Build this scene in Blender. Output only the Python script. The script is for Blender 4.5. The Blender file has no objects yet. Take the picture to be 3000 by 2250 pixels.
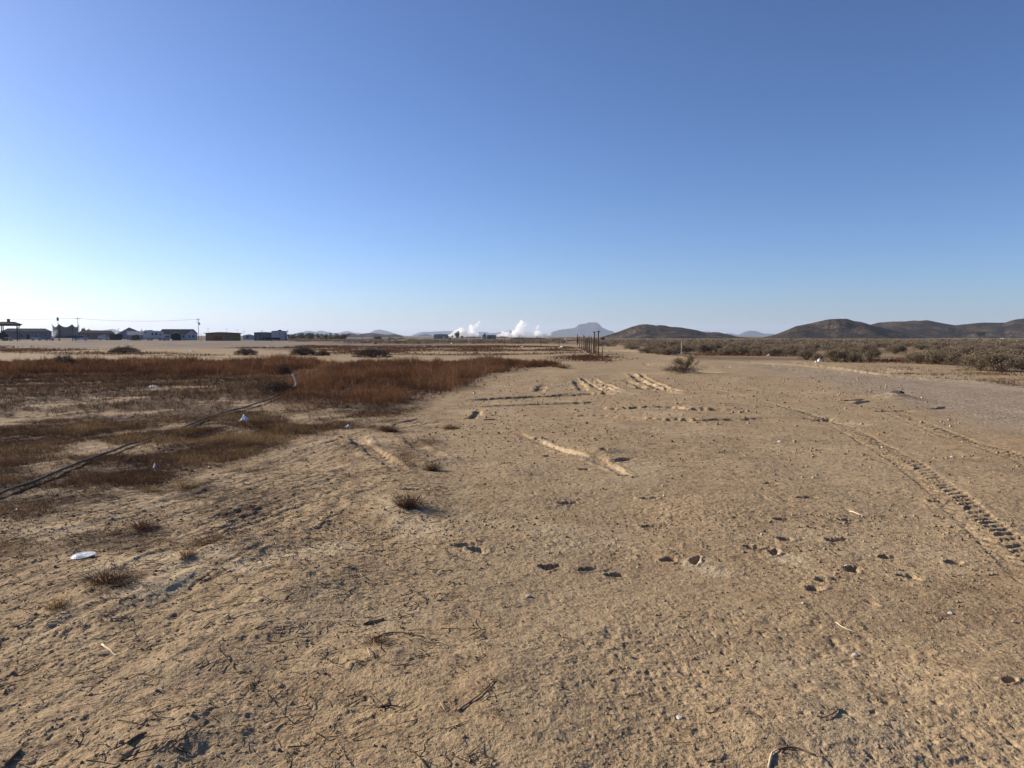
import bpy, math, random
import numpy as np
from mathutils import Vector

# ------------------------------------------------------------------ scene, camera, sky, sun
scene = bpy.context.scene
COL = scene.collection
R = math.radians
F, CU, CV, HV, EYE = 2180.0, 1500.0, 1125.0, 983.0, 1.6      # focal length and centre in photo pixels
PITCH = math.atan((CV - HV) / F)

cam_d = bpy.data.cameras.new('camera')
cam = bpy.data.objects.new('camera', cam_d); COL.objects.link(cam)
cam_d.sensor_width = 36.0; cam_d.lens = 36.0 * F / 3000.0
cam_d.clip_start = 0.05; cam_d.clip_end = 60000
cam.location = (0, 0, EYE); cam.rotation_euler = (R(90) - PITCH, 0, 0)
scene.camera = cam

SUN_AZ, SUN_EL = R(66), R(23)                                  # left of the view, low
sunv = Vector((-math.sin(SUN_AZ) * math.cos(SUN_EL), math.cos(SUN_AZ) * math.cos(SUN_EL), math.sin(SUN_EL)))
w = bpy.data.worlds.new('World'); scene.world = w; w.use_nodes = True
nt = w.node_tree
sky = nt.nodes.new('ShaderNodeTexSky'); sky.sky_type = 'NISHITA'; sky.sun_disc = False
sky.sun_elevation = SUN_EL; sky.sun_rotation = -SUN_AZ
sky.altitude = 300; sky.air_density = 0.80; sky.dust_density = 0.8; sky.ozone_density = 5.4
bg = nt.nodes['Background']; bg.inputs['Strength'].default_value = 0.070
gam = nt.nodes.new('ShaderNodeGamma'); gam.inputs[1].default_value = 1.12
nt.links.new(sky.outputs[0], gam.inputs[0]); wb = nt.nodes.new('ShaderNodeMix'); wb.data_type = 'RGBA'; wb.blend_type = 'MULTIPLY'; wb.inputs[0].default_value = 1
wb.inputs[7].default_value = (1.035, .968, 1.0, 1)          # white balance of the daylight
nt.links.new(gam.outputs[0], wb.inputs[6]); nt.links.new(wb.outputs[2], bg.inputs['Color'])
sd = bpy.data.lights.new('sun', 'SUN'); sd.energy = 5.0; sd.angle = R(0.53); sd.color = (1.0, 0.89, 0.74)
sun = bpy.data.objects.new('sun', sd); COL.objects.link(sun)
sun.rotation_euler = sunv.to_track_quat('Z', 'Y').to_euler(); sun.location = (-60, 50, 60)
scene.view_settings.view_transform = 'Standard'; scene.view_settings.look = 'None'
scene.view_settings.exposure = 0.75; scene.view_settings.gamma = 1.0
scene.cycles.use_denoising = True
scene.cycles.volume_bounces = 8
scene.cycles.max_bounces = 10
scene.cycles.transparent_max_bounces = 12

# ------------------------------------------------------------------ helpers
def S(x, a, b):
    t = np.clip((x - a) / (b - a), 0, 1); return t * t * (3 - 2 * t)

def perlin(x, y, seed=0):
    x = np.asarray(x, np.float64) + seed * 17.31; y = np.asarray(y, np.float64) - seed * 9.73
    xi = np.floor(x).astype(np.int64); yi = np.floor(y).astype(np.int64)
    fx = x - xi; fy = y - yi
    def g(ix, iy, dx, dy):
        h = (ix * 374761393 + iy * 668265263 + seed * 2246822519) & 0xFFFFFFFF
        h = ((h ^ (h >> 13)) * 1274126177) & 0xFFFFFFFF
        h = (h ^ (h >> 16)) & 1023
        a = h * (2 * math.pi / 1024)
        return np.cos(a) * dx + np.sin(a) * dy
    ux = fx * fx * fx * (fx * (fx * 6 - 15) + 10); uy = fy * fy * fy * (fy * (fy * 6 - 15) + 10)
    a = g(xi, yi, fx, fy); b = g(xi + 1, yi, fx - 1, fy)
    c = g(xi, yi + 1, fx, fy - 1); d = g(xi + 1, yi + 1, fx - 1, fy - 1)
    return (a + (b - a) * ux + (c - a) * uy + (a - b - c + d) * ux * uy) * 1.5

def fbm(x, y, seed, oct=3):
    v = 0; a = 1; f = 1; t = 0
    for i in range(oct):
        v = v + a * perlin(x * f, y * f, seed + i * 7); t += a; a *= .5; f *= 2.03
    return v / t

def inpoly(x, y, poly):
    r = np.zeros(np.shape(x), bool); n = len(poly)
    for i in range(n):
        x1, y1 = poly[i]; x2, y2 = poly[(i + 1) % n]
        if y1 == y2: continue
        c = ((y1 > y) != (y2 > y)) & (x < (x2 - x1) * (y - y1) / (y2 - y1) + x1)
        r ^= c
    return r

CP, SP = math.cos(PITCH), math.sin(PITCH)
def ray(u, v):
    a = (u - CU) / F; b = -(v - CV) / F
    return np.array([a, CP + b * SP, b * CP - SP])
def gp(u, v, z=0.0):                       # where the line of sight (u, v) meets the level z
    d = ray(u, v); t = (z - EYE) / d[2]
    return d[0] * t, d[1] * t
def polyg(pts): return [gp(*p) for p in pts]
def atx(u, d):                              # x at distance d for photo column u
    return d * (u - CU) / F * math.cos(PITCH)
def zat(v, d): return EYE + d * (HV - v) / F

# ------------------------------------------------------------------ terrain shape
def hbase(x, y):
    q = x / np.maximum(y, 1.0)
    rise = .5 * S(y, 70, 135) * (1 - S(y, 155, 235)) * S(-q, .33, .5)
    drop = -(S(y, 210, 350) * 1.1 + S(y, 350, 1200) * 1.6) * S(q, -.30, -.20)
    return rise + drop

def seg_info(x, y, pts):
    best = np.full(x.shape, 1e9); side = np.zeros(x.shape); arc = np.zeros(x.shape); acc = 0.
    for (x1, y1), (x2, y2) in zip(pts[:-1], pts[1:]):
        L = math.hypot(x2 - x1, y2 - y1); tx, ty = (x2 - x1) / L, (y2 - y1) / L
        t = np.clip((x - x1) * tx + (y - y1) * ty, 0, L)
        dx = x - x1 - t * tx; dy = y - y1 - t * ty; d = np.hypot(dx, dy)
        m = d < best
        best = np.where(m, d, best); side = np.where(m, np.sign(tx * dy - ty * dx), side); arc = np.where(m, acc + t, arc)
        acc += L
    return best * side, arc, acc

def smooth(pts, k=6):
    p = [np.array(a) for a in pts]; out = []
    q = [2 * p[0] - p[1]] + p + [2 * p[-1] - p[-2]]
    for i in range(1, len(q) - 2):
        for j in range(k):
            t = j / k; a, b, c, d = q[i - 1:i + 3]
            out.append(tuple(.5 * ((2 * b) + (c - a) * t + (2 * a - 5 * b + 4 * c - d) * t * t + (3 * b - a - 3 * c + d) * t ** 3)))
    out.append(tuple(p[-1])); return out

TREAD = [smooth(polyg(p)) for p in (
    [(1930, 1112), (2050, 1133), (2180, 1172), (2350, 1214), (2500, 1265), (2640, 1345), (2780, 1445), (2900, 1550), (3060, 1690)],
    [(2100, 1122), (2250, 1150), (2400, 1172), (2560, 1200), (2680, 1238), (2800, 1280), (3000, 1345), (3150, 1410)],
    [(1890, 1028), (1960, 1030), (2060, 1040), (2250, 1072), (2450, 1090)],
)]
RUTS = [  # polyline, half width, depth, berm
    ([(1350, 1170), (1480, 1164), (1620, 1159), (1800, 1151)], .26, .10, .02),
    ([(1340, 1189), (1500, 1185), (1640, 1180), (1790, 1177)], .22, .08, .015),
    ([(1700, 1184), (1800, 1196), (1930, 1196), (2080, 1205), (2240, 1204)], .26, .095, .015),
    ([(1580, 1212), (1720, 1213), (1850, 1222), (1960, 1230), (2080, 1232), (2330, 1231)], .26, .09, .02),
    ([(2385, 1230), (2450, 1229)], .14, .08, .02),
    ([(1716, 1104), (1735, 1118), (1770, 1135), (1812, 1152)], .20, .07, .05),
    ([(1690, 1112), (1700, 1128), (1715, 1150)], .18, .06, .05),
    ([(1845, 1092), (1880, 1112), (1920, 1130), (1975, 1152)], .18, .06, .045),
    ([(1825, 1108), (1860, 1125), (1900, 1145)], .16, .05, .05),
    ([(1705, 1104), (1722, 1120), (1752, 1138), (1790, 1156)], .12, .05, .04), ([(1735, 1104), (1765, 1122), (1815, 1143), (1835, 1150)], .12, .05, .04),
    ([(1870, 1094), (1910, 1114), (1965, 1138), (2010, 1152)], .12, .05, .04), ([(1700, 1150), (1740, 1152), (1805, 1153)], .25, .10, .02),
    ([(1855, 1140), (1900, 1138), (1935, 1137)], .2, .09, .02),
    ([(1575, 1150), (1590, 1135), (1607, 1125)], .18, .05, .03),
    ([(1490, 1258), (1560, 1284), (1640, 1316), (1735, 1348)], .085, .045, .022),
    ([(1725, 1338), (1790, 1352), (1880, 1346)], .12, .075, .05),
    ([(1740, 1345), (1790, 1370), (1835, 1398)], .07, .03, .03),
    ([(2300, 1062), (2450, 1078), (2560, 1092), (2750, 1112)], .3, .06, .06),
    ([(2470, 1182), (2555, 1172)], .12, .10, .03), ([(2500, 1189), (2570, 1180)], .10, .07, .02),
    ([(2720, 1200), (2790, 1193)], .10, .09, .02), ([(2560, 1212), (2680, 1206)], .10, .05, .02),
    ([(1380, 1222), (1400, 1200), (1408, 1215)], .10, .04, .03), ([(1425, 1224), (1470, 1219)], .10, .07, .02),
    ([(1040, 1265), (1060, 1300), (1120, 1345), (1200, 1400)], .12, .03, .03),
    ([(1180, 1255), (1210, 1300), (1280, 1340), (1320, 1380)], .12, .025, .02),
    ([(0, 1640), (300, 1560), (600, 1450), (860, 1345), (1100, 1260), (1300, 1205)], .20, .012, .015),
    ([(0, 1900), (350, 1740), (700, 1560), (950, 1430), (1150, 1320)], .25, .012, .012),
    ([(1660, 1036), (1760, 1030), (1840, 1029), (1960, 1038)], .5, .10, .16),
    ([(1880, 1066), (1950, 1076), (2200, 1074)], .14, .05, .02),
]
RUTS = [(smooth(polyg(p), 5), a, b, c) for p, a, b, c in RUTS]
FEET = [(1575, 1282, 0), (1607, 1336, 0), (1497, 1362, 20), (1715, 1379, 0), (1832, 1397, 10), (1663, 1472, 25), (1910, 1530, 0),
        (1900, 1455, 10), (2260, 1417, 0), (2365, 1452, 0), (2295, 1516, 0), (2485, 1516, 10), (2210, 1596, 20), (2305, 1572, 5),
        (1965, 1628, 40), (2038, 1630, 60), (2270, 1608, 60), (2500, 1660, 50), (2390, 1710, 20), (2555, 1750, 130), (2610, 1622, 0),
        (2800, 1640, 10), (1720, 1655, 10), (1612, 1652, 20), (1360, 1600, 20), (1395, 1612, 150), (2422, 1688, 0), (2450, 1574, 0),
        (2745, 1462, 0), (2560, 1345, 0), (1210, 1445, 0), (1770, 1328, 45), (1880, 1350, 10), (2660, 1680, 160), (1810, 1668, 0),
        (2960, 2000, 20)]
MOUNDS = [(1200, 1490, .45, .05), (2000, 1096, 1.6, .16), (560, 1640, .5, .04), (480, 1690, .5, .04), (900, 1680, .5, .05), (300, 1780, .5, .05),
          (700, 1870, .45, .05), (1100, 1940, .35, .05), (1480, 2020, .4, .06), (2360, 2150, .4, .05), (860, 1740, .4, .04), (420, 2010, .5, .03),
          (1270, 1360, .35, .05), (1150, 1410, .35, .04), (2625, 1168, .5, .14), (1760, 1325, .25, .05), (700, 1615, .4, .04), (530, 2150, .3, .06), (2950, 2010, .35, .04)]
GRAVEL = polyg([(3400, 1150), (3000, 1120), (2700, 1103), (2450, 1086), (2250, 1072), (2120, 1062), (2200, 1078), (2350, 1100), (2450, 1125),
                (2560, 1160), (2700, 1195), (2820, 1228), (3000, 1262), (3400, 1340)])
SANDY = [(smooth(polyg(p), 4), wd) for p, wd in (
    ([(1735, 1118), (1775, 1135), (1812, 1150)], .2), ([(1880, 1112), (1925, 1130), (1985, 1154)], .18), ([(1590, 1290), (1660, 1318), (1730, 1345)], .055),
    ([(1700, 1034), (1760, 1029), (1850, 1028), (1950, 1035)], 1.6), ([(2200, 1066), (2420, 1076), (2560, 1092)], .6), ([(2480, 1238), (2530, 1245)], .2),
    ([(2030, 1083), (2085, 1087)], .5), ([(150, 1560), (220, 1570)], .3), ([(330, 1690), (480, 1660)], .2), ([(620, 1640), (420, 1760)], .15),
    ([(1030, 1300), (1110, 1290)], .2), ([(700, 1690), (1000, 1600)], .15), ([(1150, 1480), (1250, 1560)], .2), ([(2300, 1620), (2330, 1630)], .12),
    ([(2600, 1080), (3000, 1140)], .8), ([(2040, 1640), (2090, 1660)], .12))]

def height(x, y, s=None):
    x = np.asarray(x, np.float64); y = np.asarray(y, np.float64)
    r = np.hypot(x, y)
    if s is None: s = np.full(x.shape, .004)
    h = hbase(x, y)
    left = S(-(x - (y - 9) * -.02 + .3), 0, 2.5)                # stony, crusted left half of the foreground
    def oc(lam, amp, seed, bil=False, ax=1., ay=1.):
        nonlocal h
        wgt = np.clip((lam / s - 1.6) / 1.6, 0, 1); m = wgt > 0
        n = perlin(x[m] / (lam * ax), y[m] / (lam * ay), seed)
        if bil: n = .35 - np.abs(n) * 1.6
        a = amp if np.isscalar(amp) else amp[m]
        h[m] += a * wgt[m] * n
    oc(22, .10, 1); oc(7, .05, 2); oc(2.3, .028, 3); oc(.9, .018, 4)
    patch = .38 + .72 * S(fbm(x / 1.1, y / 1.1, 12, 3), -.35, .4)      # smoother and rougher patches
    oc(.4, .0028 + .0028 * left, 5); oc(.19, (.001 + .0018 * left) * patch, 6, True); oc(.1, (.0012 + .0008 * left) * patch, 7); oc(.055, .0009 * patch, 8, True); oc(.028, .0012 * patch, 9)
    oc(.015, .0011 * patch, 10)
    # broken crust: thin plates with sharp edges
    m = r < 14
    if m.any():
        for lam, amp, sd_ in ((.16, .0022, 35), (.075, .0022, 36), (.04, .0018, 37)):
            wgt = np.clip((lam / s[m] - 2.5) / 2.5, 0, 1)
            n = perlin(x[m] / lam + .4 * perlin(x[m] / lam * 2.3, y[m] / lam * 2.3, sd_ + 20), y[m] / lam, sd_)
            h[m] += amp * patch[m] * wgt * (S(n, .12, .22) - .6 * S(-n, .25, .33))
    # wind-drawn ridges on the left, running with the old wheel lines
    m = (r < 40) & (left > 0)
    if m.any():
        c_, s_ = .34, .94
        a = (x[m] * c_ + y[m] * s_) / 1.1; b = (x[m] * s_ - y[m] * c_) / .16
        wgt = np.clip((.16 / s[m] - 1.6) / 1.6, 0, 1)
        h[m] += .009 * left[m] * wgt * perlin(a, b, 21) + .006 * left[m] * wgt * perlin(a * 1.7, b * 2.1, 22)
    # pits: little broken-crust holes
    m = r < 16
    if m.any():
        dens = .8 * S(fbm(x[m] / 1.8, y[m] / 1.8, 31, 2), -.3, .5) - .15
        for lam, dep, sd_ in ((.10, .022, 33), (.055, .017, 34), (.03, .018, 38)):
            wgt = np.clip((lam / s[m] - 1.6) / 1.6, 0, 1)
            n = perlin(x[m] / lam, y[m] / lam * .8, sd_)
            h[m] -= dep * wgt * np.clip(n - .46, 0, 1) * (.4 + dens)
            h[m] += dep * .4 * wgt * np.clip(-n - .45, 0, 1)
    for (u, v, rad, hh) in MOUNDS:
        cx, cy = gp(u, v); d2 = ((x - cx) ** 2 + (y - cy) ** 2) / rad ** 2
        m = d2 < 6
        if m.any(): h[m] += hh * np.exp(-d2[m]) * (1 + .22 * perlin(x[m] / (rad * .5), y[m] / (rad * .5), 41))
    for k, (pts, wd, dep, berm) in enumerate(RUTS):
        p = np.array(pts); lo = p.min(0) - wd * 5; hi = p.max(0) + wd * 5
        m = (x > lo[0]) & (x < hi[0]) & (y > lo[1]) & (y < hi[1])
        if not m.any(): continue
        xm, ym = x[m], y[m]
        d, arc, L = seg_info(xm, ym, pts)
        d = d + wd * .45 * perlin(xm / .6, ym / .6, 50 + k) + wd * .3 * perlin(xm / .15, ym / .15, 60 + k)
        fl_ = min(1.6, L * .3); fade = S(arc, 0, fl_) * S(L - arc, 0, fl_) * (.55 + .45 * S(perlin(arc / 2.0, arc * 0, 90 + k), -.4, .3))
        ad = np.abs(d) / wd
        h[m] += fade * (-dep * (1 - S(ad, .55, 1.0)) + berm * .38 * np.exp(-((ad - 1.45) / .4) ** 2) * (1 + .7 * perlin(xm / .13, ym / .3, 70 + k) + .5 * perlin(xm / .06, ym / .15, 75 + k)) + .012 * (ad < 2.2) * perlin(d / .09, arc / 1.2, 95 + k))
    for k, pts in enumerate(TREAD):
        p = np.array(pts); lo = p.min(0) - 1; hi = p.max(0) + 1
        m = (x > lo[0]) & (x < hi[0]) & (y > lo[1]) & (y < hi[1]) & (r < 60)
        if not m.any(): continue
        xm, ym = x[m], y[m]
        d, arc, L = seg_info(xm, ym, pts)
        hw = .20 if k < 2 else .5; per = .15 if k < 2 else .4
        inside = 1 - S(np.abs(d), hw * .8, hw)
        chev = arc / per + .5 * perlin(arc / .6, arc * 0, 84 + k) + np.abs(d) / hw * .9 + np.where(d > 0, .5, 0)
        lug = S(np.sin(chev * 2 * math.pi) + 1.1 * perlin(xm / .10, ym / .10, 80 + k) + .5 * perlin(xm / .04, ym / .04, 180 + k), -.25, .35)
        wear = (.50 + .50 * S(perlin(arc / 1.3, arc * 0 + d * 2, 85 + k), -.35, .25)) * S(arc, 0, 3)
        h[m] += inside * wear * (-.002 - .019 * lug * (.72 + .28 * S(np.sin(d / hw * 6 + 2.5 * perlin(xm / .12, ym / .12, 88 + k)) + .9 * perlin(xm / .05, ym / .05, 89 + k), -.5, .3))) + wear * .002 * np.exp(-((np.abs(d) - hw * 1.1) / .04) ** 2)
    for k, (u, v, ang) in enumerate(FEET):
        cx, cy = gp(u, v); a = R(ang); c_, s_ = math.cos(a), math.sin(a)
        dx, dy = x - cx, y - cy; m = (np.abs(dx) < .45) & (np.abs(dy) < .45)
        if not m.any(): continue
        rr = random.Random(k); f_ = 1 if v < 1500 else .8 if v < 1720 else .4; L = .125 * rr.uniform(.6, 1.0) * f_; W = .056 * rr.uniform(.7, 1.1) * f_
        lx = dx[m] * c_ + dy[m] * s_; ly = -dx[m] * s_ + dy[m] * c_
        e = np.sqrt((lx / L) ** 2 + (ly / (W * (1 - .25 * lx / L))) ** 2) + .45 * perlin(x[m] / .06, y[m] / .06, 100 + k) + .2 * perlin(x[m] / .025, y[m] / .025, 130 + k)
        dep = rr.uniform(.03, .055) * (.5 + .5 * f_) * (.45 + .55 * S(lx, -L, L * .4) if k % 2 else .45 + .55 * S(-lx, -L, L * .4))
        h[m] += -dep * (1 - S(e, .55, 1.05)) + .006 * np.exp(-((e - 1.35) / .3) ** 2)
    return h

# ------------------------------------------------------------------ ground cover masks (world positions)
P_CLUMP = polyg([(850, 1192), (960, 1198), (1080, 1195), (1250, 1165), (1370, 1132), (1420, 1098), (1530, 1082), (1540, 1068), (1480, 1060), (1300, 1066), (1000, 1067), (900, 1090), (845, 1140)])
P_TAIL = polyg([(1548, 1079), (1612, 1076), (1606, 1066), (1556, 1066)])
P_BAND = polyg([(-900, 1112), (0, 1112), (450, 1108), (820, 1100), (960, 1068), (860, 1058), (400, 1058), (0, 1060), (-900, 1062)])
P_LOW = polyg([(-1500, 1300), (0, 1240), (500, 1240), (900, 1245), (1200, 1200), (1240, 1170), (1400, 1105), (850, 1100), (0, 1095), (-1500, 1110)])
P_NEAR = polyg([(-2500, 1800), (0, 1560), (350, 1480), (560, 1390), (720, 1350), (1000, 1250), (1250, 1190), (800, 1230), (0, 1230), (-2500, 1300)])
P_MID = polyg([(-2500, 1950), (0, 1780), (300, 1700), (640, 1580), (900, 1440), (1250, 1380), (1330, 1220), (1250, 1185), (0, 1240), (-2500, 1300)])
P_FIELD = polyg([(960, 1038), (1200, 1041), (1560, 1040), (1800, 1052), (1830, 1047), (1760, 1030), (1690, 1016), (1560, 1013), (1200, 1012), (900, 1013), (640, 1018), (760, 1024), (900, 1026)])
P_YARD = polyg([(-600, 1036), (0, 1036), (900, 1050), (1010, 1046), (700, 1040), (320, 1025), (0, 1018), (-600, 1018)])
P_SIGN = polyg([(1640, 1058), (1760, 1062), (1850, 1056), (1800, 1047), (1700, 1043), (1620, 1045)])
P_RSTRIP = polyg([(2010, 1043), (2200, 1045), (2330, 1043), (2330, 1033), (2080, 1031)])
P_RSTRIP2 = polyg([(2420, 1064), (2700, 1066), (2900, 1066), (2900, 1056), (2560, 1055)])
P_RDRY = polyg([(2480, 1072), (2560, 1090), (3000, 1130), (3600, 1190), (3600, 1085), (2900, 1080)])
def soft(x, y, poly):
    p = np.array(poly); lo = p.min(0) - 7; hi = p.max(0) + 7; out = np.zeros(np.shape(x))
    m = (x > lo[0]) & (x < hi[0]) & (y > lo[1]) & (y < hi[1])
    if not m.any(): return out
    x, y = x[m], y[m]; k = np.clip(y * .05, .3, 3)
    q = np.zeros(np.shape(x)); wx = fbm(x / 1.6, y / 1.6, 61, 3); wy = fbm(x / 1.6, y / 1.6, 62, 3)
    for a in range(6):
        q += inpoly(x + wx * k * .7 + math.cos(a * 1.05) * k * .5, y + wy * k * 2 + math.sin(a * 1.05) * k * 1.2, poly) / 6
    out[m] = q
    return out
def m_litter_shade(x, y):  # litter cover; also marks where shade under grass is painted on the soil
    q = np.zeros(x.shape)
    n = fbm(x / 2.4, y / 2.4, 5, 4); n2 = fbm(x / .7, y / .7, 6, 3); nf = fbm(x / 9, y / 6, 7, 4)
    q = np.maximum(q, soft(x, y, P_CLUMP) * 1.0); q = np.maximum(q, soft(x, y, P_TAIL) * 1.0)
    q = np.maximum(q, soft(x, y, P_BAND) * (.75 + .25 * S(n, -.3, .1)))
    q = np.maximum(q, soft(x, y, P_LOW) * S(n + .5 * n2 + .25 * S(y, 11, 20) + .35 * S(y, 22, 30), -.14, .10))
    nn = soft(x, y, P_NEAR); q = np.maximum(q, nn * S(n + .6 * n2, -.38, .06) * .97)
    mm = soft(x, y, P_MID); q = np.maximum(q, mm * S(n + .7 * n2, -.18, .30) * .85)
    q = np.maximum(q, soft(x, y, P_FIELD) * S(nf, -.16, .08) * .9)
    q = np.maximum(q, soft(x, y, P_YARD) * S(nf + .3 * n, -.2, .15) * .9)
    q = np.maximum(q, soft(x, y, P_SIGN) * S(n, -.25, .05)); q = np.maximum(q, soft(x, y, P_RSTRIP) * S(n, -.5, -.1))
    q = np.maximum(q, soft(x, y, P_RSTRIP2) * S(n, -.25, .1)); q = np.maximum(q, soft(x, y, P_RDRY) * S(n2 + n, .0, .5) * .5)
    far = S(y, 120, 150) * S(x / np.maximum(y, 1), -.28, -.2) + S(y, 240, 300)
    right = (x > 11 + (y - 41) * .12) & (y > 46) & (x / np.maximum(y, 1) > .12)
    q = np.maximum(q, np.clip(far, 0, 1) * (.5 + .4 * S(nf, -.3, .3))); q = np.maximum(q, right * (.35 + .45 * S(nf, -.2, .2)))
    return np.clip(q, 0, 1)
def m_sand(x, y):
    q = S(fbm(x / 1.7, y / 1.7, 15, 3), .18, .5) * .35
    for pts, wd in SANDY:
        p = np.array(pts); lo = p.min(0) - wd * 2.5; hi = p.max(0) + wd * 2.5
        m = (x > lo[0]) & (x < hi[0]) & (y > lo[1]) & (y < hi[1])
        if m.any():
            d, _, _ = seg_info(x[m], y[m], pts)
            q[m] = np.maximum(q[m], (.75) * (1 - S(np.abs(d) + wd * .6 * perlin(x[m] / (wd * 1.2), y[m] / (wd * 1.2), 16), wd * .5, wd * 1.4)))
    return np.clip(q, 0, 1)
def m_gravel(x, y):
    n = fbm(x / 1.5, y / 1.5, 25, 4); n2 = fbm(x / .4, y / .4, 26, 3); q = np.zeros(x.shape)
    for a in range(8):
        ca, sa = math.cos(a * .785), math.sin(a * .785)
        q += inpoly(x + n * 1.2 + ca * .035 * y, y + n * 1.2 + sa * .06 * y, GRAVEL) / 8
    return np.clip(q + (q > 0) * (q < 1) * n2 * .7, 0, 1)
def m_yard(x, y):
    n = fbm(x / 9, y / 5, 27, 3)
    return S(y + n * 22, 80, 100) * S(-x / np.maximum(y, 1) + n * .06, .0, .16) * (.6 + .4 * S(n, -.3, .2))

# ------------------------------------------------------------------ materials
def mat(name): 
    m = bpy.data.materials.new(name); m.use_nodes = True
    return m, m.node_tree, m.node_tree.nodes['Principled BSDF']
def N(t, typ, **kw):
    n = t.nodes.new(typ)
    for k, v in kw.items():
        if k in n.inputs: n.inputs[k].default_value = v
        else: setattr(n, k, v)
    return n
def noise(t, scale, detail=4, rough=.55, vec=None, coord='Object'):
    if vec is None:
        tc = next((n for n in t.nodes if n.type == 'TEX_COORD'), None) or t.nodes.new('ShaderNodeTexCoord')
        vec = tc.outputs[coord]
    n = N(t, 'ShaderNodeTexNoise'); n.inputs['Scale'].default_value = scale; n.inputs['Detail'].default_value = detail; n.inputs['Roughness'].default_value = rough
    t.links.new(vec, n.inputs['Vector']); return n.outputs['Fac']
def ramp(t, fac, stops):
    r = N(t, 'ShaderNodeValToRGB'); e = r.color_ramp.elements
    while len(e) < len(stops): e.new(.5)
    for el, (p, c) in zip(e, stops): el.position = p; el.color = (*c, 1) if len(c) == 3 else c
    t.links.new(fac, r.inputs[0]); return r.outputs[0]
def mixc(t, fac, a, b, mode='MIX'):
    m = N(t, 'ShaderNodeMix', data_type='RGBA', blend_type=mode)
    for sock, v in ((m.inputs[0], fac), (m.inputs[6], a), (m.inputs[7], b)):
        if hasattr(v, 'links'): t.links.new(v, sock)
        elif isinstance(v, (int, float)): sock.default_value = v
        else: sock.default_value = (*v, 1)
    return m.outputs[2]
def math_(t, op, a, b=0., c=None):
    m = N(t, 'ShaderNodeMath', operation=op)
    for i, v in enumerate((a, b) if c is None else (a, b, c)):
        if hasattr(v, 'links'): t.links.new(v, m.inputs[i])
        else: m.inputs[i].default_value = v
    return m.outputs[0]

def paint(name, col, rough=.9, var=.25, scale=1.5, bump=0., spec=.04, metal=0.):
    m, t, b = mat(name)
    f = noise(t, scale, 5, .65)
    c = ramp(t, f, [(.3, tuple(x * (1 - var) for x in col)), (.7, tuple(min(1, x * (1 + var)) for x in col))])
    t.links.new(c, b.inputs['Base Color']); b.inputs['Roughness'].default_value = rough
    b.inputs['Specular IOR Level'].default_value = spec; b.inputs['Metallic'].default_value = metal
    if bump:
        bn = N(t, 'ShaderNodeBump'); bn.inputs['Distance'].default_value = bump; t.links.new(noise(t, scale * 12, 3), bn.inputs['Height']); t.links.new(bn.outputs[0], b.inputs['Normal'])
    return m
def leafy(name, cols, trans=.35, attr='tint'):
    m, t, b = mat(name)
    a = N(t, 'ShaderNodeAttribute', attribute_name=attr)
    n = len(cols)
    c = ramp(t, a.outputs['Fac'], [(i / max(1, n - 1), k) for i, k in enumerate(cols)])
    t.links.new(c, b.inputs['Base Color']); b.inputs['Roughness'].default_value = .85; b.inputs['Specular IOR Level'].default_value = .1
    tr = N(t, 'ShaderNodeBsdfTranslucent'); t.links.new(c, tr.inputs['Color'])
    mx = N(t, 'ShaderNodeMixShader'); mx.inputs[0].default_value = trans
    t.links.new(b.outputs[0], mx.inputs[1]); t.links.new(tr.outputs[0], mx.inputs[2])
    t.links.new(mx.outputs[0], t.nodes['Material Output'].inputs['Surface'])
    return m

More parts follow.
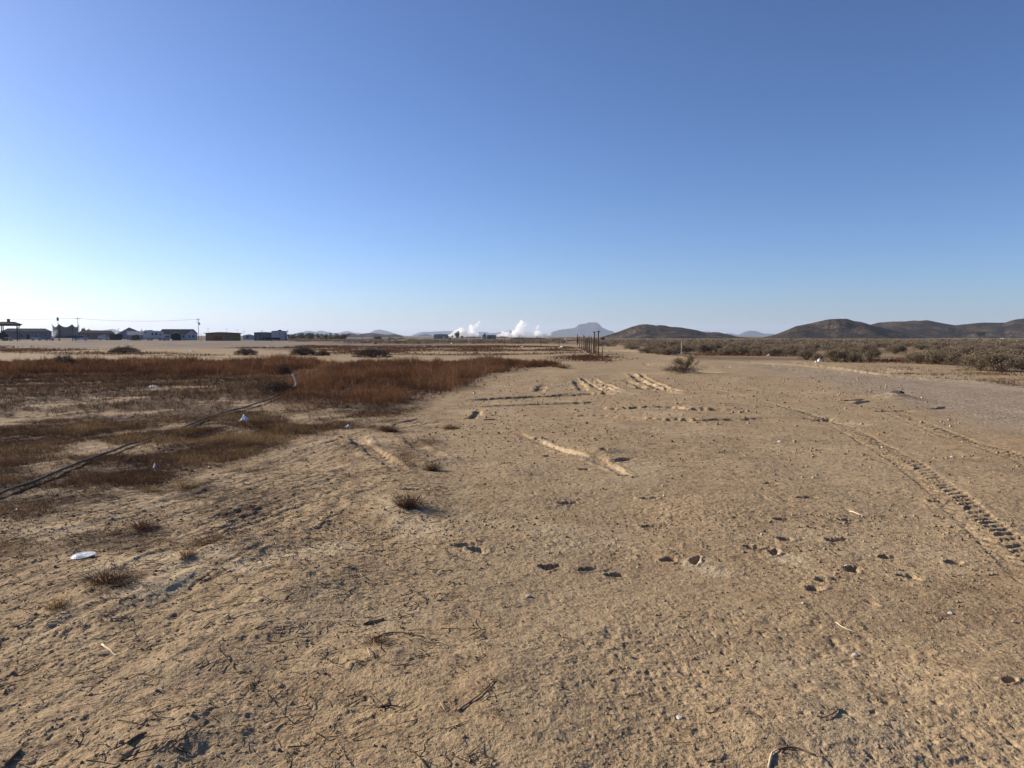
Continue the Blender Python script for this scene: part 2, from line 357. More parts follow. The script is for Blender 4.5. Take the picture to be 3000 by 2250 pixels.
def ground_material():
    m, t, b = mat('desert_soil')
    big = noise(t, .35, 5, .6); mid = noise(t, 2.5, 5, .65); fine = noise(t, 60, 4, .7); grit = noise(t, 160, 2, .6)
    c = ramp(t, mid, [(.30, (.228, .152, .084)), (.48, (.316, .225, .128)), (.68, (.388, .288, .168))])
    c = mixc(t, ramp(t, big, [(.35, (0, 0, 0)), (.65, (1, 1, 1))]), c, (.335, .249, .150))
    c2 = ramp(t, fine, [(.28, (.62, .60, .57)), (.5, (1, 1, 1)), (.75, (1.22, 1.2, 1.15))])
    c = mixc(t, .9, c, c2, 'MULTIPLY')
    fl = noise(t, 7, 5, .75); fl2 = noise(t, 21, 4, .75)
    c = mixc(t, ramp(t, fl, [(.53, (0, 0, 0)), (.66, (.75, .75, .75))]), c, (.16, .11, .07))
    c = mixc(t, ramp(t, fl2, [(.57, (0, 0, 0)), (.64, (.8, .8, .8))]), c, (.11, .075, .05))
    c = mixc(t, ramp(t, noise(t, 1.1, 6, .7), [(.52, (0, 0, 0)), (.70, (.6, .6, .6))]), c, (.22, .155, .10))
    at = lambda k: N(t, 'ShaderNodeAttribute', attribute_name=k).outputs['Fac']
    c = mixc(t, at('sand'), c, mixc(t, fine, (.39, .295, .18), (.46, .365, .235)))
    vor = N(t, 'ShaderNodeTexVoronoi'); vor.inputs['Scale'].default_value = 22
    t.links.new(next(n for n in t.nodes if n.type == 'TEX_COORD').outputs['Object'], vor.inputs['Vector'])
    sep = N(t, 'ShaderNodeSeparateColor'); t.links.new(vor.outputs['Color'], sep.inputs[0])
    gcol = ramp(t, sep.outputs[0], [(0, (.14, .108, .078)), (.5, (.245, .195, .145)), (1, (.41, .345, .265))])
    gv = math_(t, 'MULTIPLY', at('gravel'), ramp(t, mid, [(.30, (.25, .25, .25)), (.6, (.9, .9, .9))]))
    c = mixc(t, gv, c, gcol)
    c = mixc(t, math_(t, 'MULTIPLY', at('yard'), .9), c, ramp(t, big, [(.35, (.145, .12, .10)), (.65, (.20, .165, .135))]))
    lit = math_(t, 'MULTIPLY', at('litter'), ramp(t, noise(t, 9, 5, .7), [(.30, (.45, .45, .45)), (.55, (1, 1, 1))]))
    c = mixc(t, math_(t, 'MULTIPLY', lit, .92), c, ramp(t, fine, [(.3, (.05, .032, .021)), (.7, (.11, .07, .044))]))  # dead grass litter, with shade under the grass put into its dark brown
    t.links.new(c, b.inputs['Base Color']); b.inputs['Roughness'].default_value = .95; b.inputs['Specular IOR Level'].default_value = .08
    hsum = math_(t, 'ADD', math_(t, 'MULTIPLY', fine, 1.0), math_(t, 'MULTIPLY', grit, .35))
    hsum = math_(t, 'ADD', hsum, math_(t, 'MULTIPLY', fl, 5.0)); hsum = math_(t, 'ADD', hsum, math_(t, 'MULTIPLY', fl2, 2.2))
    hsum = math_(t, 'ADD', hsum, math_(t, 'MULTIPLY', math_(t, 'MULTIPLY', vor.outputs['Distance'], at('gravel')), -2.5))
    bn = N(t, 'ShaderNodeBump'); bn.inputs['Distance'].default_value = .005; bn.inputs['Strength'].default_value = .8
    t.links.new(hsum, bn.inputs['Height']); t.links.new(bn.outputs[0], b.inputs['Normal'])
    return m
M_GROUND = ground_material()

def hill_material(name, c0, c1, c2, sc):
    m, t, b = mat(name)
    a = noise(t, sc, 6, .65); f = noise(t, sc * 14, 3, .7); pz = noise(t, sc * .35, 3)
    c = ramp(t, a, [(.38, c0), (.5, c1), (.62, c2)])
    c = mixc(t, ramp(t, f, [(.42, (1, 1, 1)), (.56, (0, 0, 0))]), c, tuple(x * .3 for x in c1))
    c = mixc(t, ramp(t, pz, [(.58, (0, 0, 0)), (.66, (.8, .8, .8))]), c, c0)
    t.links.new(c, b.inputs['Base Color']); b.inputs['Roughness'].default_value = 1; b.inputs['Specular IOR Level'].default_value = 0
    bn = N(t, 'ShaderNodeBump'); bn.inputs['Distance'].default_value = 1.2 / (sc * 30); t.links.new(f, bn.inputs['Height']); t.links.new(bn.outputs[0], b.inputs['Normal'])
    return m
M_HILL = hill_material('scrubby_hill', (.026, .021, .019), (.072, .053, .037), (.16, .118, .075), .018)
M_FAR = hill_material('far_rock', (.045, .045, .05), (.065, .065, .07), (.09, .085, .085), .002)

M_REDGRASS = leafy('red_brown_grass', [(.035, .020, .016), (.085, .040, .022), (.15, .066, .032), (.27, .16, .08)], .35)
M_STUBBLE = leafy('dry_stubble', [(.034, .019, .014), (.066, .036, .023), (.12, .070, .040), (.34, .23, .11)], .3)
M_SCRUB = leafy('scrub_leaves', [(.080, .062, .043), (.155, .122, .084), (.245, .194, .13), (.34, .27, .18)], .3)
M_DARKBUSH = leafy('dark_tumble_twigs', [(.026, .018, .015), (.055, .037, .029), (.10, .070, .050)], .2)
M_GREENBUSH = leafy('creosote_leaves', [(.05, .043, .026), (.10, .085, .048), (.18, .15, .085)], .35)
M_TREE = leafy('tree_leaves', [(.022, .026, .016), (.045, .05, .028), (.08, .085, .05)], .25)
M_BARK = paint('bark', (.13, .10, .075), var=.4, scale=6)
M_TWIG = paint('twig', (.15, .105, .07), var=.5, scale=8)
M_TWIGPALE = paint('bleached_twig', (.52, .42, .29), var=.3, scale=8)
M_ROCK = paint('pebble', (.50, .44, .37), var=.25, scale=14, bump=.003)
M_WHITE = paint('white_plastic', (.80, .80, .78), var=.08, scale=3, rough=.5)
M_POST = paint('weathered_post', (.10, .072, .052), var=.35, scale=5)
M_POSTPALE = paint('pale_post', (.55, .47, .35), var=.2, scale=5)
M_DKMETAL = paint('dark_metal', (.06, .06, .065), var=.3, rough=.5)
M_RED = paint('faded_red_paint', (.26, .04, .04), var=.2, scale=4)
M_SIGNW = paint('sign_white', (.62, .60, .56), var=.1, scale=4)
M_SIGNG = paint('sign_grey_red', (.34, .22, .20), var=.2, scale=4)
M_HOSE = paint('old_grey_pipe', (.17, .14, .11), var=.35, scale=3, rough=.9, spec=.03)
M_HOSEW = paint('pale_pipe_end', (.75, .70, .60), var=.12, scale=4, rough=.5)
M_RUST = paint('rust', (.20, .085, .05), var=.4, scale=2)
M_ORANGE = paint('orange_plastic', (.75, .16, .04), var=.1)
M_GLASS = paint('dark_window', (.03, .035, .045), var=.2, rough=.15, spec=.5)
M_WIRE = paint('wire', (.10, .10, .10))

# ------------------------------------------------------------------ object builders
def tag(o, label=None, cat=None, group=None, kind=None):
    if label: o['label'] = label
    if cat: o['category'] = cat
    if group: o['group'] = group
    if kind: o['kind'] = kind
    return o
def link(name, me, m, parent=None, loc=None):
    o = bpy.data.objects.new(name, me); COL.objects.link(o)
    if m is not None and len(me.materials) == 0: me.materials.append(m)
    if parent is not None: o.parent = parent
    if loc is not None: o.location = loc
    return o
def np_mesh(name, V, Fq, smooth_=False, attrs=None):
    V = np.asarray(V, np.float32); Fq = np.asarray(Fq, np.int32); n, k = Fq.shape
    me = bpy.data.meshes.new(name)
    me.vertices.add(len(V)); me.vertices.foreach_set('co', V.ravel())
    me.loops.add(n * k); me.loops.foreach_set('vertex_index', Fq.ravel())
    me.polygons.add(n); me.polygons.foreach_set('loop_start', np.arange(0, n * k, k, dtype=np.int32))
    if smooth_: me.polygons.foreach_set('use_smooth', np.ones(n, bool))
    me.update(calc_edges=True)
    for kx, a in (attrs or {}).items():
        at = me.attributes.new(kx, 'FLOAT', 'POINT'); at.data.foreach_set('value', np.asarray(a, np.float32))
    return me
def thing(name, label, cat, loc, rz=0, group=None):
    o = bpy.data.objects.new(name, None); COL.objects.link(o); o.empty_display_size = .2
    o.location = loc; o.rotation_euler = (0, 0, rz); return tag(o, label, cat, group)

class MB:
    def __init__(s): s.v = []; s.f = []
    def add(s, vs, fs):
        b = len(s.v); s.v += [tuple(map(float, a)) for a in vs]; s.f += [tuple(b + i for i in f) for f in fs]; return s
    def box(s, x0, x1, y0, y1, z0, z1):
        return s.add([(x0, y0, z0), (x1, y0, z0), (x1, y1, z0), (x0, y1, z0), (x0, y0, z1), (x1, y0, z1), (x1, y1, z1), (x0, y1, z1)],
                     [(3, 2, 1, 0), (4, 5, 6, 7), (0, 1, 5, 4), (1, 2, 6, 5), (2, 3, 7, 6), (3, 0, 4, 7)])
    def prism(s, poly, y0, y1):                     # outline in x, z
        n = len(poly)
        return s.add([(x, y0, z) for x, z in poly] + [(x, y1, z) for x, z in poly],
                     [tuple(range(n)), tuple(range(2 * n - 1, n - 1, -1))] + [((i + 1) % n, i, n + i, n + (i + 1) % n) for i in range(n)])
    def prismx(s, poly, x0, x1):                    # outline in y, z
        n = len(poly)
        return s.add([(x0, y, z) for y, z in poly] + [(x1, y, z) for y, z in poly],
                     [tuple(range(n - 1, -1, -1)), tuple(range(n, 2 * n))] + [(i, (i + 1) % n, n + (i + 1) % n, n + i) for i in range(n)])
    def tube(s, pts, rad, n=6):
        pts = [Vector(p) for p in pts]; rings = []
        for i, p in enumerate(pts):
            d = (pts[min(i + 1, len(pts) - 1)] - pts[max(i - 1, 0)]).normalized()
            a = d.cross(Vector((0, 0, 1)) if abs(d.z) < .9 else Vector((1, 0, 0))).normalized(); b = d.cross(a)
            r = rad[i] if hasattr(rad, '__len__') else rad
            rings.append([p + (a * math.cos(2 * math.pi * k / n) + b * math.sin(2 * math.pi * k / n)) * r for k in range(n)])
        vs = [v for r in rings for v in r]
        fs = [(i * n + k, i * n + (k + 1) % n, (i + 1) * n + (k + 1) % n, (i + 1) * n + k) for i in range(len(pts) - 1) for k in range(n)]
        fs += [tuple(range(n - 1, -1, -1)), tuple(range((len(pts) - 1) * n, len(pts) * n))]
        return s.add(vs, fs)
    def mesh(s, name):
        me = bpy.data.meshes.new(name); me.from_pydata(s.v, [], s.f); me.update(); return me
    def build(s, name, m, parent=None, loc=None, smooth_=False):
        me = s.mesh(name)
        if smooth_: me.polygons.foreach_set('use_smooth', np.ones(len(me.polygons), bool))
        return link(name, me, m, parent, loc)

def hz(x, y): return float(hbase(np.array([float(x)]), np.array([float(y)]))[0])
def hfull(x, y): return float(height(np.array([float(x)]), np.array([float(y)]))[0])

# ------------------------------------------------------------------ the ground: one sheet to the horizon
def build_ground():
    fr = F * 1024 / 3000
    rows = list(np.geomspace(.25, 2.2, 40)[:-1])
    vv = 1.6 * fr / 2.2
    while vv > 5: rows.append(1.6 * fr / vv); vv -= .17 if 52 < vv < 95 else .25 if 36 < vv <= 52 else .3 if 95 <= vv < 190 else .42
    rows += list(np.geomspace(1.6 * fr / 5, 15000, 70))[1:]
    rows = np.array(rows)
    dense = np.arange(-R(39), R(39), 1 / fr * .85)
    rest = np.linspace(R(39), R(321), 100)
    th = np.concatenate([dense, rest[:-1]])
    nr, nth = len(rows), len(th)
    rr, tt = np.meshgrid(rows, th, indexing='ij')
    x = rr * np.sin(tt); y = rr * np.cos(tt)
    dr = np.gradient(rows)[:, None] * np.ones((1, nth)); dth = np.abs(np.gradient(th)); dth[-1] = dth[-2]
    s = np.maximum(dr * .5, rr * dth[None, :])
    h = height(x.ravel(), y.ravel(), s.ravel())
    V = np.stack([x.ravel(), y.ravel(), h], 1)
    i = np.arange(nr - 1)[:, None]; j = np.arange(nth)[None, :]; j2 = (j + 1) % nth
    Q = np.stack([i * nth + j, i * nth + j2, (i + 1) * nth + j2, (i + 1) * nth + j], -1).reshape(-1, 4)[:, ::-1]
    xf, yf = x.ravel(), y.ravel()
    A = dict(litter=m_litter_shade(xf, yf), sand=m_sand(xf, yf), gravel=m_gravel(xf, yf), yard=m_yard(xf, yf))
    # centre cap
    V = np.concatenate([V, [[0, 0, float(h[:nth].mean())]]]); A = {k: np.append(a, 0) for k, a in A.items()}
    c = len(V) - 1; jj = np.arange(nth)
    gf = A['gravel'][Q].mean(1) > .5
    def sub(mask, name, extra=None):
        q = Q[mask]
        used = np.unique(q) if extra is None else np.unique(np.concatenate([q.ravel(), extra.ravel()]))
        mp = np.zeros(len(V), np.int64); mp[used] = np.arange(len(used))
        q2 = mp[q]
        me = np_mesh(name, V[used], q2, True, {k: a[used] for k, a in A.items()})
        return link(name, me, M_GROUND)
    tag(sub(~gf, 'ground'), kind='structure')
    tag(sub(gf, 'gravel_road'), kind='structure')
build_ground()

# ------------------------------------------------------------------ hills, mesas, mountains
def ridge(name, prof, d, wfront, wback, m, seed, nu=160, nd=40, rough=.09):
    pu = np.array([p[0] for p in prof], float); pv = np.array([p[1] for p in prof], float)
    u = np.linspace(pu[0], pu[-1], nu); v = np.interp(u, pu, pv)
    t = np.linspace(-1, 1, nd)
    yc = d * (1 + .012 * fbm(u / 60, u * 0, seed, 2))
    H = np.maximum(EYE + yc * (HV - v) / F, -2) + 6
    U, T = np.meshgrid(u, t, indexing='ij')
    Y = yc[:, None] + np.where(T < 0, T * wfront, T * wback)
    X = Y * (U - CU) / F
    sc = wfront / 2.5
    gull = fbm(X / sc, Y / sc * .6, seed + 3, 4)
    a = np.clip(np.abs(T) * (1 + .35 * gull * (np.abs(T) > .02)), 0, 1)
    prof_ = (1 - S(a, 0, 1)) * .55 + (1 - a) * .45
    Z = H[:, None] * prof_ * (1 + rough * 2 * fbm(X / (sc * .4), Y / (sc * .4), seed + 9, 3) * np.minimum(1, np.abs(T) * 4)) - 6
    Z[:, 0] = -8; Z[:, -1] = -8
    V = np.stack([X.ravel(), Y.ravel(), Z.ravel()], 1)
    i = np.arange(nu - 1)[:, None]; j = np.arange(nd - 1)[None, :]
    Q = np.stack([i * nd + j, (i + 1) * nd + j, (i + 1) * nd + j + 1, i * nd + j + 1], -1).reshape(-1, 4)
    return tag(link(name, np_mesh(name, V, Q, True), m), kind='structure')
ridge('hill', [(1640, 1002), (1700, 996), (1755, 989), (1810, 972), (1850, 957), (1875, 951), (1895, 949.5), (1912, 951.5), (1922, 953.5), (1930, 952), (1945, 953), (1962, 957), (1992, 959), (2040, 967), (2068, 974.5), (2090, 973), (2105, 973.5), (2125, 978), (2160, 986), (2210, 990.5), (2260, 994), (2320, 1000)], 1250, 230, 160, M_HILL, 3, 260, 60, .16)
ridge('hill', [(2120, 1000), (2180, 995), (2226, 991), (2270, 980), (2300, 968), (2330, 955), (2380, 946), (2420, 936), (2450, 933.5), (2476, 933.2), (2500, 941), (2520, 943.5), (2547, 951), (2600, 965), (2680, 982), (2760, 1000)], 1150, 230, 160, M_HILL, 13, 260, 60, .16)
ridge('hill', [(2440, 990), (2500, 970), (2545, 951.5), (2570, 945), (2620, 943), (2680, 940), (2712, 938), (2725, 940.5), (2760, 947), (2795, 953), (2830, 949), (2862, 946), (2940, 945), (2962, 938), (3000, 931), (3060, 929), (3150, 940), (3260, 938), (3400, 960), (3600, 985)], 1500, 330, 200, M_HILL, 23, 300, 60, .16)
ridge('hill', [(965, 990), (1000, 981), (1025, 976), (1040, 978), (1050, 981), (1060, 978), (1075, 976), (1100, 976), (1130, 980), (1142, 980), (1157, 978), (1175, 983), (1195, 990)], 1900, 160, 120, M_HILL, 33, 120, 40)
ridge('hill', [(1345, 992), (1365, 987), (1385, 986), (1410, 987), (1430, 986), (1455, 987), (1470, 985), (1480, 986), (1500, 991)], 1400, 90, 60, M_HILL, 43, 100, 30)
ridge('mountain', [(1205, 990), (1225, 983), (1240, 979), (1250, 978), (1265, 983), (1285, 990)], 4600, 300, 200, M_FAR, 53, 80, 30)
ridge('mountain', [(200, 990), (235, 982), (262, 966), (300, 967.5), (335, 963), (352, 969), (375, 976), (420, 988)], 9000, 700, 400, M_FAR, 63, 120, 30)
ridge('mountain', [(800, 990), (845, 982), (870, 977), (885, 974.5), (898, 969), (915, 970), (925, 972), (940, 968), (955, 971), (975, 975.5), (1000, 974), (1012, 970), (1025, 970.5), (1040, 975), (1055, 975), (1070, 980), (1085, 974), (1100, 967), (1115, 965), (1140, 971), (1160, 978), (1185, 983), (1215, 990)], 9000, 700, 400, M_FAR, 73, 260, 30)
ridge('mountain', [(1195, 990), (1210, 981), (1225, 975), (1240, 972), (1260, 972), (1300, 970), (1340, 969), (1400, 972), (1428, 973), (1433, 976), (1450, 975), (1470, 973), (1480, 970), (1490, 966), (1500, 969), (1520, 980), (1570, 990)], 9400, 700, 400, M_FAR, 83, 220, 30)
ridge('mesa', [(1530, 992), (1600, 977), (1632, 968), (1645, 965), (1680, 961), (1689, 957), (1692, 952), (1700, 949), (1710, 947.5), (1716, 947.5), (1722, 944), (1745, 944), (1752, 947), (1765, 960), (1785, 969), (1791, 969), (1800, 974), (1818, 981), (1860, 992)], 8200, 700, 400, M_FAR, 93, 240, 30)
ridge('mountain', [(2020, 990), (2045, 976), (2060, 970.5), (2075, 971), (2090, 977), (2110, 982), (2127, 976), (2142, 977), (2162, 981), (2180, 972), (2197, 968), (2215, 970), (2235, 977), (2260, 978), (2300, 984), (2350, 992)], 8600, 700, 400, M_FAR, 103, 160, 30)

# ------------------------------------------------------------------ dry grass and stubble (uncountable: one object per kind of stand)
RNG = np.random.default_rng(11)
def ribbons(base, tip, wid, bend, tint, rng):
    """three-station ribbons from base to tip; bend pushes the middle sideways"""
    n = len(base); d = tip - base
    a = rng.uniform(0, math.pi, n); side = np.stack([np.cos(a), np.sin(a), np.zeros(n)], 1) * wid[:, None] * .5
    mid = base + d * .55 + bend
    V = np.stack([base - side, base + side, mid - side * .8, mid + side * .8, tip - side * .25, tip + side * .25], 1).reshape(-1, 3)
    k = np.arange(n)[:, None] * 6
    Q = np.concatenate([k + [0, 1, 3, 2], k + [2, 3, 5, 4]])
    return V, Q, np.repeat(tint, 6)
def join(parts):
    V = []; Q = []; T = []; o = 0
    for v, q, t in parts: V.append(v); Q.append(q + o); T.append(t); o += len(v)
    return np.concatenate(V), np.concatenate(Q), np.concatenate(T)
def scatter(poly, n, rng, dens=None):
    p = np.array(poly); lo, hi = p.min(0), p.max(0); out = []; tot = 0
    while tot < n:
        q = rng.uniform(lo, hi, (n * 3, 2)); k = inpoly(q[:, 0], q[:, 1], poly)
        k &= np.abs(q[:, 0] / np.maximum(q[:, 1], .1)) < .86
        if dens is not None: k &= rng.uniform(0, 1, len(q)) < dens(q[:, 0], q[:, 1])
        out.append(q[k]); tot += k.sum()
        if k.sum() == 0: break
    return np.concatenate(out)[:n]
def plants(pos, h, spread, stems, wid, rng, tintc, branch=2, dark_base=True):
    """bunches of fine stems with side twigs"""
    n = len(pos); z = height(pos[:, 0], pos[:, 1], np.full(n, .05))
    B = np.repeat(np.column_stack([pos, z - .01]), stems, 0); m = len(B)
    hh = np.repeat(h, stems) * rng.uniform(.45, 1.08, m)
    az = rng.uniform(0, 2 * math.pi, m); sp = np.repeat(spread, stems) * np.sqrt(rng.uniform(0, 1, m))
    off = np.stack([np.cos(az) * sp, np.sin(az) * sp, np.zeros(m)], 1)
    base = B + off * .25; tip = B + off + np.stack([rng.normal(0, .03, m), rng.normal(0, .03, m), hh * np.cos(np.minimum(sp / np.maximum(np.repeat(h, stems), .01), 1.2) * .6)], 1)
    bend = np.column_stack([rng.normal(0, .08, m) * hh, rng.normal(0, .08, m) * hh, .06 * hh])
    tn = np.clip(np.repeat(tintc, stems) + rng.normal(0, .16, m), 0, 1)
    W = np.repeat(wid, stems)
    parts = [ribbons(base, tip, W, bend, tn, rng)]
    for b in range(branch):
        t = rng.uniform(.35, .9, m)[:, None]; s0 = base + (tip - base) * t + bend * (1 - np.abs(t - .55) * 2).clip(0, 1)
        l = hh * rng.uniform(.18, .4, m); a2 = rng.uniform(0, 2 * math.pi, m)
        s1 = s0 + np.stack([np.cos(a2) * l * .6, np.sin(a2) * l * .6, l * rng.uniform(.3, .9, m)], 1)
        parts.append(ribbons(s0, s1, W * .7, np.zeros((m, 3)), np.clip(tn + .12, 0, 1), rng))
    return join(parts)
def stuff(name, parts, m):
    V, Q, T = join(parts)
    return tag(link(name, np_mesh(name, V, Q, False, {'tint': T}), m), kind='stuff')

def stand(poly, n, hmin, hmax, stems, wscale, rng, dens=None, tint=(.45, .15), branch=2, spr=.5, hn=3.):
    p = scatter(poly, n, rng, dens); k = len(p); d = np.hypot(p[:, 0], p[:, 1])[:, None]
    p = p + rng.normal(0, 1, (k, 2)) * d * [.010, .016]
    d = np.hypot(p[:, 0], p[:, 1])
    ln = S(fbm(p[:, 0] / hn, p[:, 1] / hn, 77, 3), -.35, .4)
    e = soft(p[:, 0], p[:, 1], poly); e2 = S(perlin(p[:, 0] / .8, p[:, 1] / .8, 79), -.5, .4)
    h = (hmin + (hmax - hmin) * ln * (.55 + .45 * e2)) * rng.uniform(.7, 1.2, k) * (.35 + .65 * e)
    return plants(p, h, h * spr, stems, wscale * np.maximum(.0032, d * .00028), rng, np.clip(tint[0] + tint[1] * (ln - .5) * 2 + 0.40 * fbm(p[:, 0] / 1.1, p[:, 1] / 1.6, 83, 2) + rng.normal(0, .1, k), 0, 1), branch)
o = stuff('dead_grass', [
    stand(P_CLUMP, 5000, .12, .62, 12, 1.0, RNG, tint=(.44, .25), dens=lambda x, y: .3 + .7 * S(fbm(x / 1.8, y / 1.8, 81, 3), -.3, .15)),
    stand(P_TAIL, 260, .40, .60, 16, 1.0, RNG, tint=(.5, .2)),
    stand(P_BAND, 8500, .10, .58, 9, 1.2, RNG, dens=lambda x, y: .15 + .85 * S(fbm(x / 4, y / 4, 78, 3), -.25, .2), tint=(.30, .28), hn=5.),
], M_REDGRASS)
tag(o, 'tall red brown dead grass massed behind the pipe on the left', 'grass')
lit = lambda x, y: m_litter_shade(x, y) ** 1.5
o = stuff('field_grass', [
    stand(P_FIELD, 12000, .07, .20, 6, 1.2, RNG, dens=lit, tint=(.40, .2), branch=1),
    stand(P_YARD, 8000, .06, .18, 6, 1.2, RNG, dens=lit, tint=(.35, .2), branch=1),
    stand(P_SIGN, 700, .10, .3, 8, 1.0, RNG, dens=lit, tint=(.25, .2), branch=1),
    stand(P_RSTRIP, 900, .15, .35, 8, 1.0, RNG, dens=lit, tint=(.45, .2), branch=1),
    stand(P_RSTRIP2, 1300, .15, .35, 8, 1.0, RNG, dens=lit, tint=(.45, .2), branch=1),
], M_REDGRASS)
tag(o, 'low reddish dry grass in strips across the far field', 'grass')
o = stuff('dry_stubble', [
    stand(P_LOW, 15000, .06, .20, 7, 1.1, RNG, dens=lit, tint=(.30, .2), branch=1, spr=.9),
    stand(P_NEAR, 17000, .03, .14, 6, 1.0, RNG, dens=lit, tint=(.38, .3), branch=2, spr=.9, hn=1.5),
    stand(P_MID, 9000, .03, .10, 6, 1.0, RNG, dens=lambda x, y: lit(x, y), tint=(.45, .25), branch=2, spr=.9, hn=1.5),
    stand(P_RDRY, 2500, .04, .12, 5, 1.0, RNG, dens=lit, tint=(.5, .2), branch=1),
], M_STUBBLE)
tag(o, 'short brown stubble in patches on the bare left ground', 'stubble')

# individual tufts that stand out on the bare dirt
def tuft(u, v, h, n, label, tint=.4, spr=1.25, stems=1, m=M_STUBBLE, w=None):
    x, y = gp(u, v); z = hfull(x, y); d = math.hypot(x, y)
    n *= 2; p = RNG.normal(0, .008, (n, 2))
    hh = h * RNG.uniform(.4, 1.1, n)
    wd = np.full(n, max(.0026, d * .00045))
    V, Q, T = plants(p + [x, y], hh, np.maximum(hh * spr, (w or 0) * RNG.uniform(.5, 1.6, n)), 4, wd, RNG, np.clip(RNG.normal(tint, .12, n), 0, 1), 2)
    o = link('dry_tuft', np_mesh('dry_tuft', V - [x, y, z], Q, False, {'tint': T}), m, loc=(x, y, z))
    return tag(o, label, 'dry plant', 'dry tufts on the bare dirt')
tuft(1195, 1500, .17, 60, 'brown twiggy tuft, the largest alone on the bare middle ground', .35)
tuft(1265, 1385, .12, 40, 'rusty tuft on a small sand mound just above the largest tuft', .45)
tuft(1140, 1260, .13, 50, 'thin brown tuft near the bend of the faint wheel curve', .3, w=.25)
tuft(1320, 1250, .11, 35, 'pale wispy tuft below the red grass edge', .6, w=.15)
tuft(1650, 1080, .28, 22, 'lone upright wisps right of the last red grass clump', .55, w=.5)
tuft(550, 1665, .09, 22, 'straw yellow tuft right of the sandy strip, beyond the metal plate', .75)
tuft(170, 1800, .08, 22, 'straw coloured tuft near the left edge below the metal plate', .85)
tuft(620, 1620, .10, 60, 'wide low brown tuft strip on the left foreground', .5, w=.22)
tuft(420, 1555, .11, 50, 'upright brown stubble clump above the pale plate', .4, w=.16)
tuft(320, 1735, .13, 50, 'dark twiggy tuft below and right of the metal plate', .3, w=.2)
tuft(1100, 1905, .07, 18, 'small straw tuft on a dirt lump in the near middle', .6)
tuft(540, 1430, .12, 26, 'yellow straw tuft at the edge of the left stubble', .9, w=.2)
tuft(440, 1440, .10, 24, 'pale straw tuft left among dark stubble', .85, w=.15)

# ------------------------------------------------------------------ twigs lying about, pebbles
def stick_arrays(n, poly, lmin, lmax, rmin, rmax, rng, dens=None):
    p = scatter(poly, n, rng, dens); n = len(p)
    a = rng.uniform(0, math.pi, n); l = rng.uniform(lmin, lmax, n) ; r = rng.uniform(rmin, rmax, n)
    V = []; Q = []
    st = np.linspace(-.5, .5, 4); kink = rng.normal(0, .12, (n, 4))
    dx, dy = np.cos(a), np.sin(a)
    X = p[:, 0, None] + l[:, None] * (st * dx[:, None] - kink * dy[:, None]); Y = p[:, 1, None] + l[:, None] * (st * dy[:, None] + kink * dx[:, None])
    Z = height(X.ravel(), Y.ravel()).reshape(X.shape) + r[:, None] * .6 + np.abs(rng.normal(0, .10, (n, 4))) * l[:, None] * .6
    off = [(1, 0), (-.5, .87), (-.5, -.87)]
    for i in range(4):
        rr = r * (1 - .25 * i)
        for ox, oz in off: V.append(np.stack([X[:, i] - dy * rr * ox, Y[:, i] + dx * rr * ox, Z[:, i] + rr * oz], 1))
    V = np.stack(V, 1).reshape(-1, 3); k = np.arange(n)[:, None] * 12
    for i in range(3):
        for j in range(3):
            Q.append(k + [i * 3 + j, i * 3 + (j + 1) % 3, i * 3 + 3 + (j + 1) % 3, i * 3 + 3 + j])
    return V, np.concatenate(Q), np.repeat(rng.uniform(0, 1, n), 12)
NEARP = polyg([(-600, 2450), (3600, 2450), (3300, 1350), (1500, 1230), (0, 1330)])
LEFTP = polyg([(-600, 2300), (1500, 2300), (1300, 1350), (0, 1450)])
M_LITTER = leafy('twig_litter', [(.06, .042, .03), (.12, .085, .055), (.22, .16, .10), (.45, .35, .22)], .05)
o = stuff('twig_litter', [stick_arrays(1500, NEARP, .03, .12, .0012, .003, RNG), stick_arrays(2200, LEFTP, .04, .20, .0013, .004, RNG)], M_LITTER)
tag(o, 'small dry twigs and straw scattered over the foreground dirt', 'twigs')

def lump(name, u, v, size, m, label, cat, group=None, flat=.6, seed=0, xy=None, sub=2, z=None, amp=.35):
    x, y = xy or gp(u, v); zz = (hfull(x, y) if y < 60 else hz(x, y)) if z is None else z
    me = bpy.data.meshes.new(name)
    import bmesh
    bm = bmesh.new(); bmesh.ops.create_icosphere(bm, subdivisions=sub, radius=1)
    rr = random.Random(seed + int(u)); sx, sy = rr.uniform(.8, 1.3), rr.uniform(.7, 1.1)
    for vt in bm.verts:
        c = vt.co; n = float(perlin(np.array([c.x * 1.3 + c.z + seed * 3.1 + u]), np.array([c.y * 1.3 - c.z * .7 + v]))[0]) + .5 * float(perlin(np.array([c.x * 3 + c.z * 2 + u]), np.array([c.y * 3 + c.z]))[0])
        c *= 1 + amp * n
        c.x *= sx * size; c.y *= sy * size; c.z = max(c.z, -.35) * size * flat
    bm.to_mesh(me); bm.free()
    o = link(name, me, m, loc=(x, y, zz + size * flat * .12)); o.rotation_euler = (0, 0, rr.uniform(0, 6))
    return tag(o, label, cat, group)
for k, (u, v, s, lb) in enumerate([
    (2506, 1897, .022, 'pale rock, the brightest on the right foreground dirt'), (1548, 1736, .024, 'smooth pale rock in the middle foreground'),
    (1992, 2103, .020, 'small grey rock in the near foreground, right of centre'), (2785, 1775, .020, 'small pale rock near the right edge'),
    (2790, 1340, .045, 'small tan rock between the two tread tracks'), (2285, 1288, .045, 'small white stone left of the near tread track'),
    (1250, 1740, .014, 'little chip of stone left of the smooth pale rock'), (2625, 1164, .20, 'dark clod standing at the gravel road edge'),
    (2480, 1650, .018, 'white pebble beside a shoe print on the right')]):
    lump('rock', u, v, s * (.75 if k != 7 else 1), M_ROCK if k != 7 else paint('dark_clod', (.10, .085, .075), var=.3, scale=8), lb, 'rock', 'loose stones on the dirt', seed=k)
pb = []
